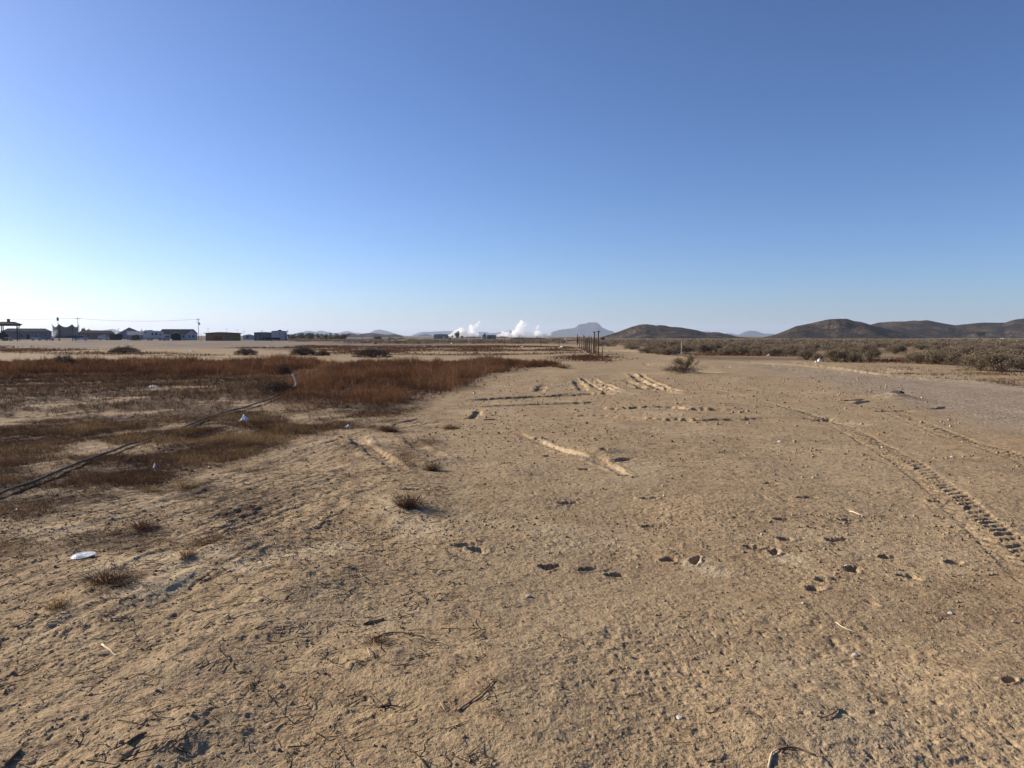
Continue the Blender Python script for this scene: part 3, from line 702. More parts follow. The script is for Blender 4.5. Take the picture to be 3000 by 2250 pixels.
for k in range(1):
    p = np.concatenate([scatter(NEARP, 4000, RNG), scatter(polyg([(1000, 1360), (3000, 1360), (2600, 1100), (1450, 1100)]), 5000, RNG), scatter(polyg([(-500, 2400), (3500, 2400), (3200, 1500), (0, 1500)]), 9000, RNG)]); n = len(p); r = RNG.uniform(.002, .0075, n) * RNG.choice([.7, 1, 1.6], n, p=[.5, .4, .1]) * np.clip(np.hypot(p[:, 0], p[:, 1]) / 6, .7, 2.6)
    z = height(p[:, 0], p[:, 1])
    cube = np.array([(-1, -1, -.6), (1, -1, -.6), (1, 1, -.6), (-1, 1, -.6), (-.6, -.7, .7), (.7, -.6, .6), (.6, .6, .8), (-.7, .6, .6)])
    V = (cube[None] * RNG.uniform(.6, 1.3, (n, 8, 1)) * r[:, None, None]); a = RNG.uniform(0, 6.28, n); c, s_ = np.cos(a)[:, None], np.sin(a)[:, None]
    V = np.stack([V[..., 0] * c - V[..., 1] * s_ + p[:, 0, None], V[..., 0] * s_ + V[..., 1] * c + p[:, 1, None], V[..., 2] + z[:, None] + r[:, None] * .3], -1).reshape(-1, 3)
    q = np.array([(3, 2, 1, 0), (4, 5, 6, 7), (0, 1, 5, 4), (1, 2, 6, 5), (2, 3, 7, 6), (3, 0, 4, 7)])
    Q = (np.arange(n)[:, None, None] * 8 + q[None]).reshape(-1, 4)
    M_CRUMB = leafy('soil_crumbs', [(.12, .08, .05), (.26, .185, .115), (.36, .27, .175), (.58, .50, .40)], 0)
    tag(stuff('soil_crumbs', [(V, Q, np.repeat(RNG.beta(1.5, 3, n), 8))], M_CRUMB), 'tiny clods and grit strewn over the foreground dirt', 'grit')
def stick(pts, r, m, label, name='stick', zoff=.006):
    P = [gp(u, v) for u, v in pts]; P = smooth(P, 4)
    zs = [hfull(x, y) + zoff for x, y in P]; n = len(P)
    x0, y0, z0 = P[0][0], P[0][1], zs[0]
    b = MB().tube([(x - x0, y - y0, z - z0) for (x, y), z in zip(P, zs)], [r * (1 - .5 * i / n) for i in range(n)], 6)
    return tag(b.build(name, m, loc=(x0, y0, z0), smooth_=True), label, 'stick')
stick([(2450, 1807), (2475, 1822), (2506, 1834)], .0035, M_TWIGPALE, 'thin pale straw lying right of centre in the foreground')
stick([(2252, 2250), (2262, 2215), (2280, 2205)], .005, M_TWIGPALE, 'bleached root end at the bottom edge of the ground')
stick([(2280, 2205), (2330, 2200), (2390, 2222)], .005, M_TWIG, 'thin dark twig branching from the bleached root')
stick([(1065, 1838), (1095, 1828), (1125, 1818)], .009, M_TWIG, 'dark stick in the near middle left')
stick([(1090, 1895), (1160, 1868), (1250, 1885)], .005, M_TWIG, 'long dark stick beside the small straw tuft')
stick([(2490, 1490), (2530, 1505)], .006, M_TWIGPALE, 'short pale twig among the shoe prints')
stick([(300, 1900), (330, 1925), (345, 1935)], .006, M_TWIGPALE, 'pale broken twig on the left foreground')
stick([(20, 2240), (60, 2200)], .010, M_TWIG, 'dark stick at the bottom left corner')
stick([(375, 2205), (400, 2190), (430, 2178)], .009, M_TWIG, 'dark stick near the bottom left lump')
stick([(2455, 2075), (2440, 2105), (2400, 2120)], .004, M_TWIG, 'wiry twig near the near right pit')
stick([(1340, 2100), (1400, 2065), (1450, 2030)], .004, M_TWIG, 'wiry dark twig on the near dirt mound')

# flattened metal plate
def metal_plate():
    x, y = gp(243, 1646); z = hfull(x, y)
    t = thing('metal_plate', 'crumpled silvery white metal plate lying on the left foreground', 'plate', (x, y, z + .008), .1); t.scale = (.85, .85, .6)
    n = 28; V = [(0, 0, .012)]; Fc = []
    for k in range(n):
        a = 2 * math.pi * k / n; rr = 1 + .06 * math.sin(3 * a + 1)
        V += [(.055 * rr * math.cos(a), .045 * rr * math.sin(a), .010 + .004 * math.sin(2 * a)), (.092 * rr * math.cos(a), .075 * rr * math.sin(a), .016 * math.sin(a + .5) + .004)]
    for k in range(n):
        k2 = (k + 1) % n; Fc += [(0, 1 + 2 * k, 1 + 2 * k2), (1 + 2 * k, 2 + 2 * k, 2 + 2 * k2, 1 + 2 * k2)]
    me = bpy.data.meshes.new('disc'); me.from_pydata(V, [], Fc); me.update()
    o = link('disc', me, paint('dull_tin', (.52, .52, .53), var=.35, scale=30, rough=.45, spec=.4), t)
    so = o.modifiers.new('thick', 'SOLIDIFY'); so.thickness = .003
    b = MB().tube([(.092 * math.cos(2 * math.pi * k / n) * (1 + .06 * math.sin(6 * math.pi * k / n + 1)), .075 * math.sin(2 * math.pi * k / n) * (1 + .06 * math.sin(6 * math.pi * k / n + 1)), .016 * math.sin(2 * math.pi * k / n + .5) + .004) for k in range(n + 1)], .0035, 5)
    b.build('rim', paint('tin_rim', (.5, .5, .52), var=.3, scale=20, rough=.5), t)
metal_plate()

# ------------------------------------------------------------------ old pipe across the left ground
def pipe():
    pts = [(-60, 1482), (0, 1455), (120, 1405), (300, 1330), (420, 1290), (565, 1243), (640, 1217), (740, 1194), (810, 1168), (845, 1152)]
    P = smooth([gp(u, v) for u, v in pts], 6)
    z = [hfull(x, y) for x, y in P]
    x0, y0, z0 = P[0][0], P[0][1], z[0]
    t = thing('irrigation_pipe', 'long grey pipe lying across the left ground with its pale end raised', 'pipe', (x0, y0, z0))
    L = [(x - x0, y - y0, zz - z0 + .035 + .05 * (i / len(P)) ** 6) for i, ((x, y), zz) in enumerate(zip(P, z))]
    MB().tube(L, .016, 8).build('pipe_run', M_HOSE, t, smooth_=True)
    e = L[-1]; d = P[-1][1]; sc = d / F
    up = [(e[0], e[1], e[2]), (e[0] + 10 * sc, e[1] + .25, e[2] + 8 * sc), (e[0] + 13 * sc, e[1] + .3, e[2] + 18 * sc), (e[0] + 9 * sc, e[1] + .3, e[2] + 32 * sc), (e[0] + 3 * sc, e[1] + .3, e[2] + 45 * sc)]
    MB().tube(smooth([tuple(u) for u in up], 4), .022, 8).build('raised_end', M_HOSEW, t, smooth_=True)
pipe()

# ------------------------------------------------------------------ bushes
def quads(cen, size, rng, up=.0):
    n = len(cen); a = rng.normal(0, 1, (n, 3)); a /= np.linalg.norm(a, axis=1)[:, None]; b = np.cross(a, rng.normal(0, 1, (n, 3))); b /= np.linalg.norm(b, axis=1)[:, None]
    sa = a * size[:, None]; sb = b * size[:, None] * .55
    V = np.stack([cen - sa, cen - sb, cen + sa, cen + sb], 1).reshape(-1, 3)
    return V, np.arange(n * 4).reshape(n, 4)
def bush_arrays(seed, nst=16, nleaf=2200, leaf=.03, h=1., wd=.8, dome=.5, fill=.25):
    rng = np.random.default_rng(seed); b = MB(); tips = []
    for k in range(nst):
        a = rng.uniform(0, 6.283); lean = wd * math.sqrt(rng.uniform(.02, 1)); hh = h * rng.uniform(.65, 1.0) * (1 - dome * (lean / wd) ** 2)
        p0 = np.array([math.cos(a) * .05, math.sin(a) * .05, -.03]); p2 = np.array([math.cos(a) * lean, math.sin(a) * lean, hh])
        p1 = p0 * .5 + p2 * .5 + np.array([math.cos(a) * lean * -.1, math.sin(a) * lean * -.1, .08 * h]) + rng.normal(0, .04, 3)
        b.tube([p0, p1, p2], [.016 * h, .011 * h, .004 * h], 4); tips += [(p1, p2)]
        for j in range(4):
            t = rng.uniform(.3, .9); q0 = p1 * (1 - t) + p2 * t; q1 = q0 + rng.normal(0, .16, 3) * np.array([1, 1, .6]) * wd + [0, 0, .13 * h]
            b.tube([q0, q1], [.006 * h, .002 * h], 3); tips.append((q0, q1))
    i = rng.integers(0, len(tips), nleaf); A = np.array([t[0] for t in tips])[i]; B = np.array([t[1] for t in tips])[i]
    t = rng.uniform(-.35, 1.08, nleaf)[:, None]; c = A * (1 - t) + B * t + rng.normal(0, .075 * wd, (nleaf, 3)); k = int(nleaf * fill); g = rng.normal(0, 1, (k, 3)); g /= np.linalg.norm(g, axis=1)[:, None]; g *= rng.uniform(.35, 1, k)[:, None] ** .5
    c[:k] = g * [wd * .95, wd * .95, h * .72] + rng.normal(0, .03, (k, 3))
    c[:, 2] = np.abs(c[:, 2]) + .01
    V, Q = quads(c, leaf * rng.uniform(.5, 1.3, nleaf), rng)
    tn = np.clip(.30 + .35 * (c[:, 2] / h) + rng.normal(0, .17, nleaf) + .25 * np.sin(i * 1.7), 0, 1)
    return b, (V, Q, np.repeat(tn, 4))
PROTO = {}
def proto(key, **kw):
    if key not in PROTO:
        b, (V, Q, T) = bush_arrays(**kw); me1 = b.mesh('stems'); me2 = np_mesh('foliage', V, Q, False, {'tint': T}); PROTO[key] = (me1, me2)
    return PROTO[key]
def bush(u, d, h, wd, key, label, group, leafm, name='desert_bush', rz=0., vb=None, stem_m=None):
    if vb is not None: x, y = gp(u, vb)
    else: x, y = atx(u, d), d
    z = hfull(x, y) if y < 60 else hz(x, y)
    t = thing(name, label, 'bush', (x, y, z), rz, group)
    for nm, me, mm in zip(('stems', 'foliage'), PROTO[key], (stem_m or M_TWIG, leafm)):
        o = bpy.data.objects.new(nm, me); COL.objects.link(o); o.parent = t; o.scale = (wd, wd, h)
        if len(me.materials) == 0: me.materials.append(mm)
    return t
for k in range(5):
    proto('scrub%d' % k, seed=100 + k, nst=34, nleaf=5200, leaf=.030, h=1., wd=.85, dome=.55)
for k in range(2):
    proto('tumble%d' % k, seed=130 + k, nst=40, nleaf=5000, leaf=.03, h=1., wd=1., dome=.7, fill=.7)
# the lone bush on the dirt
proto('creosote', seed=150, nst=20, nleaf=6500, leaf=.015, h=1., wd=.62, dome=.5, fill=.2)
proto('skirt', seed=151, nst=30, nleaf=3000, leaf=.02, h=.4, wd=1., dome=.6)
bush(2006, 0, .78, .95, 'creosote', 'lone green bush standing on the open dirt', None, M_GREENBUSH, vb=1093)
bush(1994, 0, .6, .95, 'skirt', 'low brown shrub spreading at the foot of the lone green bush', None, M_DARKBUSH, name='low_shrub', vb=1097, rz=1.)
# dark low shrubs on the left
for k, (u, vb, w_, h_, lb) in enumerate([(365, 1033, 3.0, .75, 'leftmost dark low shrub mound before the yard'), (720, 1040, 2.1, .70, 'dark low shrub mound left of the white bag'),
                              (888, 1041, 2.4, .85, 'dark shrub mound with a white bag caught in it'), (1090, 1047, 3.2, .8, 'wide dark shrub mound left of the red grass'),
                              (945, 1043, 1.3, .55, 'small dark shrub joined to the mound with the bag'), (190, 1072, 1.4, .75, 'dark shrub sunk in the red grass on the left'),
                              (829, 1096, .35, .5, 'small blackish shrub above the raised pipe end'), (815, 1152, .55, .42, 'dark scrubby plant beside the raised pipe end')]):
    bush(u, 0, h_, w_ * .5 if k < 6 else w_, 'tumble%d' % (k % 2), lb, 'dark shrubs on the left', M_DARKBUSH, name='dark_shrub', vb=vb, rz=k)
# front bushes on the right, each known by its place
for k, (u, vb, w_, h_, lb) in enumerate([
    (2362, 1054, .85, .98, 'rounded grey brown bush, leftmost of those in front of the scrub'), (2395, 1060, .55, .62, 'small tan bush behind the white rag'),
    (2445, 1063, .95, .95, 'dense dark bush right of the white rag'), (2500, 1064, .75, .7, 'low brown bush joined to the dense dark one'),
    (2545, 1060, .95, 1.25, 'tall loose bush at the left end of the bare strip'), (2690, 1066, .9, .8, 'low grey bush at the right end of the bare strip'),
    (2745, 1068, 1.1, .92, 'broad grey bush left of the two largest'), (2800, 1070, .9, .9, 'brownish bush just left of the yellow green one'),
    (2872, 1083, 1.25, 1.12, 'broad yellow green bush, the largest on the right'), (2935, 1086, 1.1, 1.0, 'dark bush with heavy shade against the right edge'),
    (2990, 1080, 1.2, 1.1, 'pale bush cut by the right edge'), (2150, 1034, 1.2, 1.1, 'grey green bush above the red grass strip'),
    (2060, 1033, 1.2, 1.0, 'grey green bush left of the red grass strip'), (2300, 1040, 1.1, .9, 'low dark bush at the right end of the red grass strip'),
    (1978, 1030, 1.3, 1.3, 'dark leggy bush behind the pale stake'), (2240, 1033, 1.2, .95, 'tan bush over the middle of the red grass strip')]):
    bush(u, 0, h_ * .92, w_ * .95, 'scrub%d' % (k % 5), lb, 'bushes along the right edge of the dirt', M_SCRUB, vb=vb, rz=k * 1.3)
# rows behind the front bushes
rr = random.Random(5); cnt = 0
while cnt < 120:
    d = 58 + 75 * rr.random() ** 1.4; u = rr.uniform(1850, 3050); x = atx(u, d)
    if x < 7 + (d - 58) * .10 or (2560 < u < 2680 and d < 66): continue
    bush(u, d, rr.uniform(.5, .95), rr.uniform(.9, 1.4), 'scrub%d' % rr.randrange(5), 'grey green desert bush in the scrub behind the front bushes', 'bushes of the right hand scrub', M_SCRUB, rz=rr.uniform(0, 6))
    cnt += 1
# the far scrub that reads as one mass
def scrub_mass():
    rng = np.random.default_rng(9); parts = []
    lib = [bush_arrays(200 + k, 8, 70, .16, 1., .95, .6)[1] for k in range(5)]
    lib2 = [bush_arrays(210 + k, 8, 170, .11, 1., .95, .6)[1] for k in range(5)]
    n = 0
    while n < 4200:
        q = rng.uniform(-.30, .80); d = 95 + 270 * rng.uniform() ** .9; x = q * d
        if q < .115 and d < 135 + max(0, (.115 - q)) * 40: continue
        if q >= .115 and x < 12 + (d - 95) * .06: continue
        if abs(q - .085) < .012 * 170 / d and d < 260: continue      # the road runs through here
        if q < -.22 and d < 190: continue
        if fbm(np.array([x / 25]), np.array([d / 12]), 66, 2)[0] < -.30: continue
        V, Q, T = (lib2 if d < 150 else lib)[rng.integers(5)]
        a = rng.uniform(0, 6.28); c, s_ = math.cos(a), math.sin(a); sw = rng.uniform(.7, 1.35); sh = rng.uniform(.45, .9)
        W = np.stack([(V[:, 0] * c - V[:, 1] * s_) * sw + x, (V[:, 0] * s_ + V[:, 1] * c) * sw + d, V[:, 2] * sh + hz(x, d)], 1)
        parts.append((W, Q, np.clip(T + rng.normal(0, .10), 0, 1))); n += 1
    return parts
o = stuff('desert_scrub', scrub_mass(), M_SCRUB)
tag(o, 'continuous far scrub reaching from the bushes to the hill feet', 'scrub')

# ------------------------------------------------------------------ trees, far
proto_tree = {}
def tree(u, d, h, wd, label, group, trunk=.25, seed=0, name='desert_tree', vb=None, lm=None):
    x, y = atx(u, d), d; z = hz(x, y); rng = np.random.default_rng(seed + int(u))
    t = thing(name, label, 'tree', (x, y, z), 0, group)
    b = MB(); b.tube([(0, 0, -.2), (rng.normal(0, .04) * h, 0, h * trunk * 1.2), (rng.normal(0, .05) * h, 0, h * .75)], [.05 * h, .035 * h, .012 * h], 6); cl = []
    for k in range(9):
        a = rng.uniform(0, 6.28); r = wd * .5 * math.sqrt(rng.uniform(.05, 1)); zz = h * rng.uniform(trunk + .12, .92); r *= math.sqrt(max(.15, 1 - ((zz / h - .55) / .5) ** 2))
        p = np.array([math.cos(a) * r, math.sin(a) * r, zz]); b.tube([(0, 0, h * trunk), tuple(p)], [.02 * h, .006 * h], 4); cl.append(p)
    b.build('trunk', M_BARK, t)
    n = 700; c = np.array(cl)[rng.integers(0, 9, n)] + rng.normal(0, .11, (n, 3)) * [wd, wd, h * .75]
    c[:, 2] = np.maximum(c[:, 2], h * trunk * .6)
    V, Q = quads(c, .055 * h * rng.uniform(.5, 1.2, n), rng)
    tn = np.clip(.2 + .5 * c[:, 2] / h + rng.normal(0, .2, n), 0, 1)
    link('crown', np_mesh('crown', V, Q, False, {'tint': np.repeat(tn, 4)}), lm or M_TREE, t)
    return t
for k in range(18):
    u = 850 + k * 9 + (k * 37 % 7); tree(u, 255 + (k * 53 % 60), 2.1 + (k * 29 % 11) * .08, 3.0 + (k % 3) * .4, 'dark low desert tree in the row right of the white shed', 'trees right of the sheds', seed=k, trunk=.12)
tree(247, 320, 4.6, 1.7, 'dark round tree left over the long tiled roof', None, .3)
tree(261, 322, 4.1, 1.5, 'smaller dark tree right beside the round one over the tiled roof', None, .3)
tree(1338, 560, 6.2, 3.6, 'dark rounded tree standing before the left steam cloud', None, .12)
tree(1318, 565, 3.6, 4.5, 'low dark tree left of the rounded tree by the steam', None, .1)
tree(1353, 570, 3.2, 2.6, 'small dark tree right of the rounded tree by the steam', None, .1)
tree(2868, 700, 8.0, 9.5, 'spreading dark tree above the white roofs on the right', None, .3)
tree(395, 250, 2.0, 2.4, 'scraggly dark tree among the junk before the barn', None, .2)

# ------------------------------------------------------------------ buildings
MW = dict(
    dim=paint('dim_wall', (.20, .19, .19), var=.12), greyroof=paint('grey_roof', (.05, .048, .052), var=.15), tan=paint('tan_wall', (.23, .19, .15), var=.15),
    tile=paint('tiled_roof', (.045, .034, .032), var=.3, scale=4), pale=paint('pale_metal', (.38, .38, .40), var=.08), bluegrey=paint('blue_grey_metal', (.24, .255, .29), var=.1),
    white=paint('white_wall', (.44, .44, .45), var=.08), navy=paint('dark_shingle', (.020, .022, .032), var=.25, scale=3), dark=paint('opening_shade_paint', (.02, .025, .03), var=.2),
    ochre=paint('ochre_wall', (.24, .155, .085), var=.2), brownroof=paint('brown_roof', (.04, .032, .028), var=.2), green=paint('grey_green_metal', (.13, .15, .15), var=.15),
    trim=paint('dark_trim', (.05, .05, .055), var=.2), wood=paint('dark_wood', (.10, .075, .06), var=.3, scale=4), shed=paint('shed_white', (.36, .375, .40), var=.08))
def window(t, x, z, w_, h_, y=0., side=None):
    f = MB().box(x - w_ / 2 - .06, x + w_ / 2 + .06, y - .05, y - .002, z - .06, z + h_ + .06).build('window', MW['white'], t)
    MB().box(x - w_ / 2, x + w_ / 2, y - .07, y - .052, z, z + h_).build('pane', M_GLASS, f)
def place(u0, u1, d):
    x = (atx(u0, d) + atx(u1, d)) / 2; return x, (u1 - u0) * d / F * d / math.hypot(x, d)
def turn(x, d): return math.atan2(-x, d)
def house(name, label, cat, u0, u1, vr, ve, d, depth, wall, roof, ridge_='x', hip=0., rz=0., wins=(), door=None, over=.35, ridge_off=0., group=None):
    x, W = place(u0, u1, d); z = hz(x, d); t = thing(name, label, cat, (x, d, z), rz + turn(x, d), group)
    hr = zat(vr, d) - z; he = zat(ve, d) - z
    if ridge_ == 'x':
        MB().prismx([(0, -.3), (depth, -.3), (depth, he), (depth / 2, hr - .12) if not hip else (depth, he), (0, he)][:5] if not hip else [(0, -.3), (depth, -.3), (depth, he), (0, he)], -W / 2 + over, W / 2 - over).build('wall', MW[wall], t)
        hp = hip * W
        a, b_ = -W / 2, W / 2; y0, y1 = -over, depth + over; yr = depth / 2; zt = .14
        lo = [(a, y0, he - .1), (b_, y0, he - .1), (b_, y1, he - .1), (a, y1, he - .1)]; top = [(a + hp, yr, hr), (b_ - hp, yr, hr)]
        up = [(p[0], p[1], p[2] + zt) for p in lo]
        MB().add(lo + up + top, [(3, 2, 1, 0), (0, 1, 5, 4), (1, 2, 6, 5), (2, 3, 7, 6), (3, 0, 4, 7), (4, 5, 9, 8), (6, 7, 8, 9), (5, 6, 9), (7, 4, 8)]).build('roof', MW[roof], t)
    else:
        xr = ridge_off * W
        MB().prism([(-W / 2 + over, -.3), (W / 2 - over, -.3), (W / 2 - over, he), (xr, hr - .15), (-W / 2 + over, he)], 0, depth).build('wall', MW[wall], t)
        MB().prism([(-W / 2, he - .12), (xr, hr - .1), (W / 2, he - .12), (W / 2, he + .03), (xr, hr + .05), (-W / 2, he + .03)], -over, depth + over).build('roof', MW[roof], t)
    for (fx, z0, w_, h_) in wins: window(t, fx * W, z0, w_, h_)
    if door:
        fx, w_, h_, mm = door
        dd = MB().box(fx * W - w_ / 2, fx * W + w_ / 2, -.05, -.003, 0, h_).build('door', MW[mm], t)
    return t
house('house', 'long dark hip roofed house behind the ramada at the far left', 'house', 2, 156, 962, 972, 300, 9, 'dim', 'greyroof', 'x', .14, wins=[(-.38, 1.0, 1.2, 1.2), (-.1, 1.0, 1.2, 1.2), (.18, 1.0, 1.2, 1.2), (.36, 1.0, .9, 1.2)], door=(.02, 1.0, 2.0, 'dark'))
house('house', 'long tan house with a dark tiled roof right of the trampoline', 'house', 228, 338, 968, 976.5, 300, 9, 'tan', 'tile', 'x', .10, wins=[(-.2, .9, 1.6, 1.2), (.05, .9, 1.2, 1.2)], door=(.2, 1.0, 2.0, 'white'))
house('barn', 'pale grey metal barn with a steep gable behind the junk', 'barn', 343, 425, 959.5, 978, 330, 14, 'bluegrey', 'pale', 'y', ridge_off=-.06)
house('barn', 'lower blue grey metal barn before the pale gabled one', 'barn', 371, 436, 970, 982, 285, 9, 'bluegrey', 'bluegrey', 'x', over=.2, door=(-.1, 2.4, 1.5, 'dark'))
t = house('house', 'white house with a dark blue shingle roof beside the camper', 'house', 464, 580, 964, 977, 255, 9, 'white', 'navy', 'x', .10, wins=[(.38, 1.0, .55, .7), (.29, .8, .8, .9), (.12, .9, .6, .8)])
d = 255; sc = d / F * .92
MB().prism([(22 * sc, .9 * 0 - .3), (56 * sc, -.3), (56 * sc, 2.25), (39 * sc, 3.55), (22 * sc, 2.25)], -1.2, -.36).build('gable_wall', MW['white'], t)
MB().prism([(20.5 * sc, 2.15), (39 * sc, 3.55), (57.5 * sc, 2.15), (57.5 * sc, 2.35), (39 * sc, 3.78), (20.5 * sc, 2.35)], -1.5, -.37).build('gable_roof', MW['navy'], t)
for xx, w_ in ((33, .45), (44, .8)):
    f = MB().box(xx * sc - w_ / 2 - .06, xx * sc + w_ / 2 + .06, -1.25, -1.202, .84, 1.76).build('window', MW['white'], t)
    MB().box(xx * sc - w_ / 2, xx * sc + w_ / 2, -1.27, -1.252, .9, 1.7).build('pane', M_GLASS, f)
house('carport', 'small dark open carport with a gabled top before the dark roofed house', 'carport', 499, 531, 974, 979, 245, 4, 'dark', 'pale', 'y', over=.1)  # closed walls, painted near black as the shade inside the opening
house('long_shed', 'long ochre shed with a thin brown roof right of the utility pole', 'shed', 597, 711, 973, 976, 228, 5, 'ochre', 'brownroof', 'y', ridge_off=-.08, over=.55, door=(.02, .5, 2.0, 'dim'))
house('small_house', 'small pale gabled house between the ochre and green sheds', 'house', 710, 748, 979.5, 984, 280, 7, 'pale', 'greyroof', 'y', wins=[(-.1, .7, .8, .8)], over=.2)
house('metal_shed', 'grey green metal shed left of the white one', 'shed', 744, 797, 973, 974.2, 236, 5, 'green', 'trim', 'y', over=.05, wins=[(.02, 1.9, .5, .35)], door=(-.3, .9, 2.0, 'dim'))
t = house('metal_shed', 'tall white metal shed with dark trim and a box on its roof', 'shed', 795, 841, 968.5, 970.5, 234, 5, 'shed', 'trim', 'y', over=.04, door=(.42, .5, 2.5, 'dim'))
MB().box(-.2, .65, 1, 2, 3.1, 3.42).build('roof_box', MW['trim'], t)
MB().box(-.04, .04, -.03, -.002, 0, 2.9).build('corner_trim', MW['trim'], t)
house('warehouse', 'wide grey green warehouse left of the steam', 'warehouse', 1271, 1313, 979, 979.8, 900, 20, 'green', 'trim', 'y', over=.1, door=(.2, 2.2, 3, 'white'))
house('plant_building', 'boxy grey building just right of the domed silo', 'building', 1426, 1453, 981.5, 982, 650, 12, 'green', 'trim', 'y', over=.05, door=(-.15, 2., 2.2, 'dark'))
house('low_building', 'long low building under the right steam cloud, left half', 'building', 1496, 1558, 989.5, 990.5, 480, 8, 'dim', 'trim', 'y', over=.05, wins=[(-.3, 1., 1.2, .5), (.1, 1., 1.2, .5)])
house('low_building', 'long low building under the right steam cloud, right half', 'building', 1556, 1600, 990.2, 991.5, 470, 8, 'tan', 'brownroof', 'y', over=.05, wins=[(0, 1., 1.2, .5)])
house('house', 'small dark roofed house right of the low buildings', 'house', 1608, 1650, 991.5, 994, 400, 6, 'dim', 'navy', 'x', .2, wins=[(.2, .5, .6, .5)])
house('house', 'low white roofed house at the hill foot, leftmost on the right', 'house', 2860, 2874, 996.5, 997.6, 500, 5, 'white', 'white', 'x', over=.1)
house('house', 'white house at the hill foot right of the spreading tree', 'house', 2930, 2942, 990.5, 993, 640, 5, 'white', 'white', 'x', over=.1)
house('house', 'tiny white house at the hill foot, rightmost', 'house', 2976, 2986, 996, 997.4, 520, 5, 'white', 'white', 'x', over=.1)
# silo
x, W = place(1411, 1424, 650); t = thing('domed_silo', 'grey silo with a rounded top beside the boxy building', 'silo', (x, 650, hz(x, 650)))
hh = zat(981, 650) - hz(x, 650); dz = zat(976, 650) - zat(981, 650)
MB().tube([(0, 0, -.2), (0, 0, hh)], W / 2, 14).build('silo_wall', MW['dim'], t, smooth_=False)
MB().tube([(0, 0, hh + .003 + dz * math.sin(a)) for a in (0, .4, .8, 1.2, 1.55)], [W / 2 * 1.03 * math.cos(a) for a in (0, .4, .8, 1.2, 1.55)], 14).build('dome', MW['pale'], t)
x, W = place(1655, 1661, 210); t = thing('white_cabinet', 'small white cabinet standing by the far road', 'cabinet', (x, 210, hz(x, 210)))
MB().box(-W / 2, W / 2, 0, .4, 0, .85).build('cabinet_body', M_WHITE, t); MB().box(-W / 2 - .04, W / 2 + .04, -.04, .44, .853, .92).build('cabinet_top', M_WHITE, t)

# ramada at the far left
def ramada():
    d = 140; x, _ = place(-45, 67, d); sc = d / F * d / math.hypot(x, d); z = hz(x, d); t = thing('ramada', 'open ramada with a dark hip roof and a square cupola at the left edge', 'ramada', (x, d, z), turn(x, d))
    W = 112 * sc; D = 6.; zr = zat(942, d) - z; ze = zat(950, d) - z; a, b = -W / 2, W / 2
    lo = [(a, 0, ze - .12), (b, 0, ze - .12), (b, D, ze - .12), (a, D, ze - .12)]; up = [(p[0], p[1], ze + .02) for p in lo]; cx = 16 * sc
    MB().add(lo + up + [(cx - 1.2, D / 2, zr), (cx + 1.0, D / 2, zr)], [(3, 2, 1, 0), (0, 1, 5, 4), (1, 2, 6, 5), (2, 3, 7, 6), (3, 0, 4, 7), (4, 5, 9, 8), (6, 7, 8, 9), (5, 6, 9), (7, 4, 8)]).build('roof', MW['brownroof'], t)
    c = MB().box(cx - .26, cx + .26, D / 2 - .26, D / 2 + .26, zr - .15, zat(933.5, d) - z).build('cupola', MW['ochre'], t)
    for u_, y_ in ((5, .5), (10, 5.2), (51, .5), (-40, .5), (-38, 5.2), (52.5, 5.2)):
        xx = (u_ - 11) * sc; b_ = MB().box(xx - .09, xx + .09, y_ - .09, y_ + .09, -.2, ze - .125)
        p = b_.build('post', MW['wood'], t)
        if u_ > 50: MB().tube([(xx + .1, y_, ze - .75), (xx + .55, y_, ze - .14)], .05, 5).build('brace', MW['wood'], p)
    MB().box(a + .3, b - .3, .4, .6, ze - .32, ze - .126).build('beam', MW['wood'], t)
    MB().box(a - .4, b + .3, .2, D - .3, -.1, .06).build('slab', MW['tan'], t)
    return t
ramada()
def table(u, d, w_, h_, label, cat, name, m):
    x = atx(u, d); t = thing(name, label, cat, (x, d, hz(x, d)))
    MB().box(-w_ / 2, w_ / 2, 0, .8, h_ - .08, h_).build('top', m, t)
    for sx in (-1, 1):
        for sy in (.08, .72): MB().box(sx * (w_ / 2 - .1) - .03, sx * (w_ / 2 - .1) + .03, sy - .03, sy + .03, 0, h_ - .083).build('leg', M_DKMETAL, t)
    return t
table(18, 143, .8, .75, 'small white table under the ramada', 'table', 'white_table', M_WHITE)
table(29, 142.5, .45, .5, 'small pale stool right of the table under the ramada', 'stool', 'stool', M_POSTPALE)

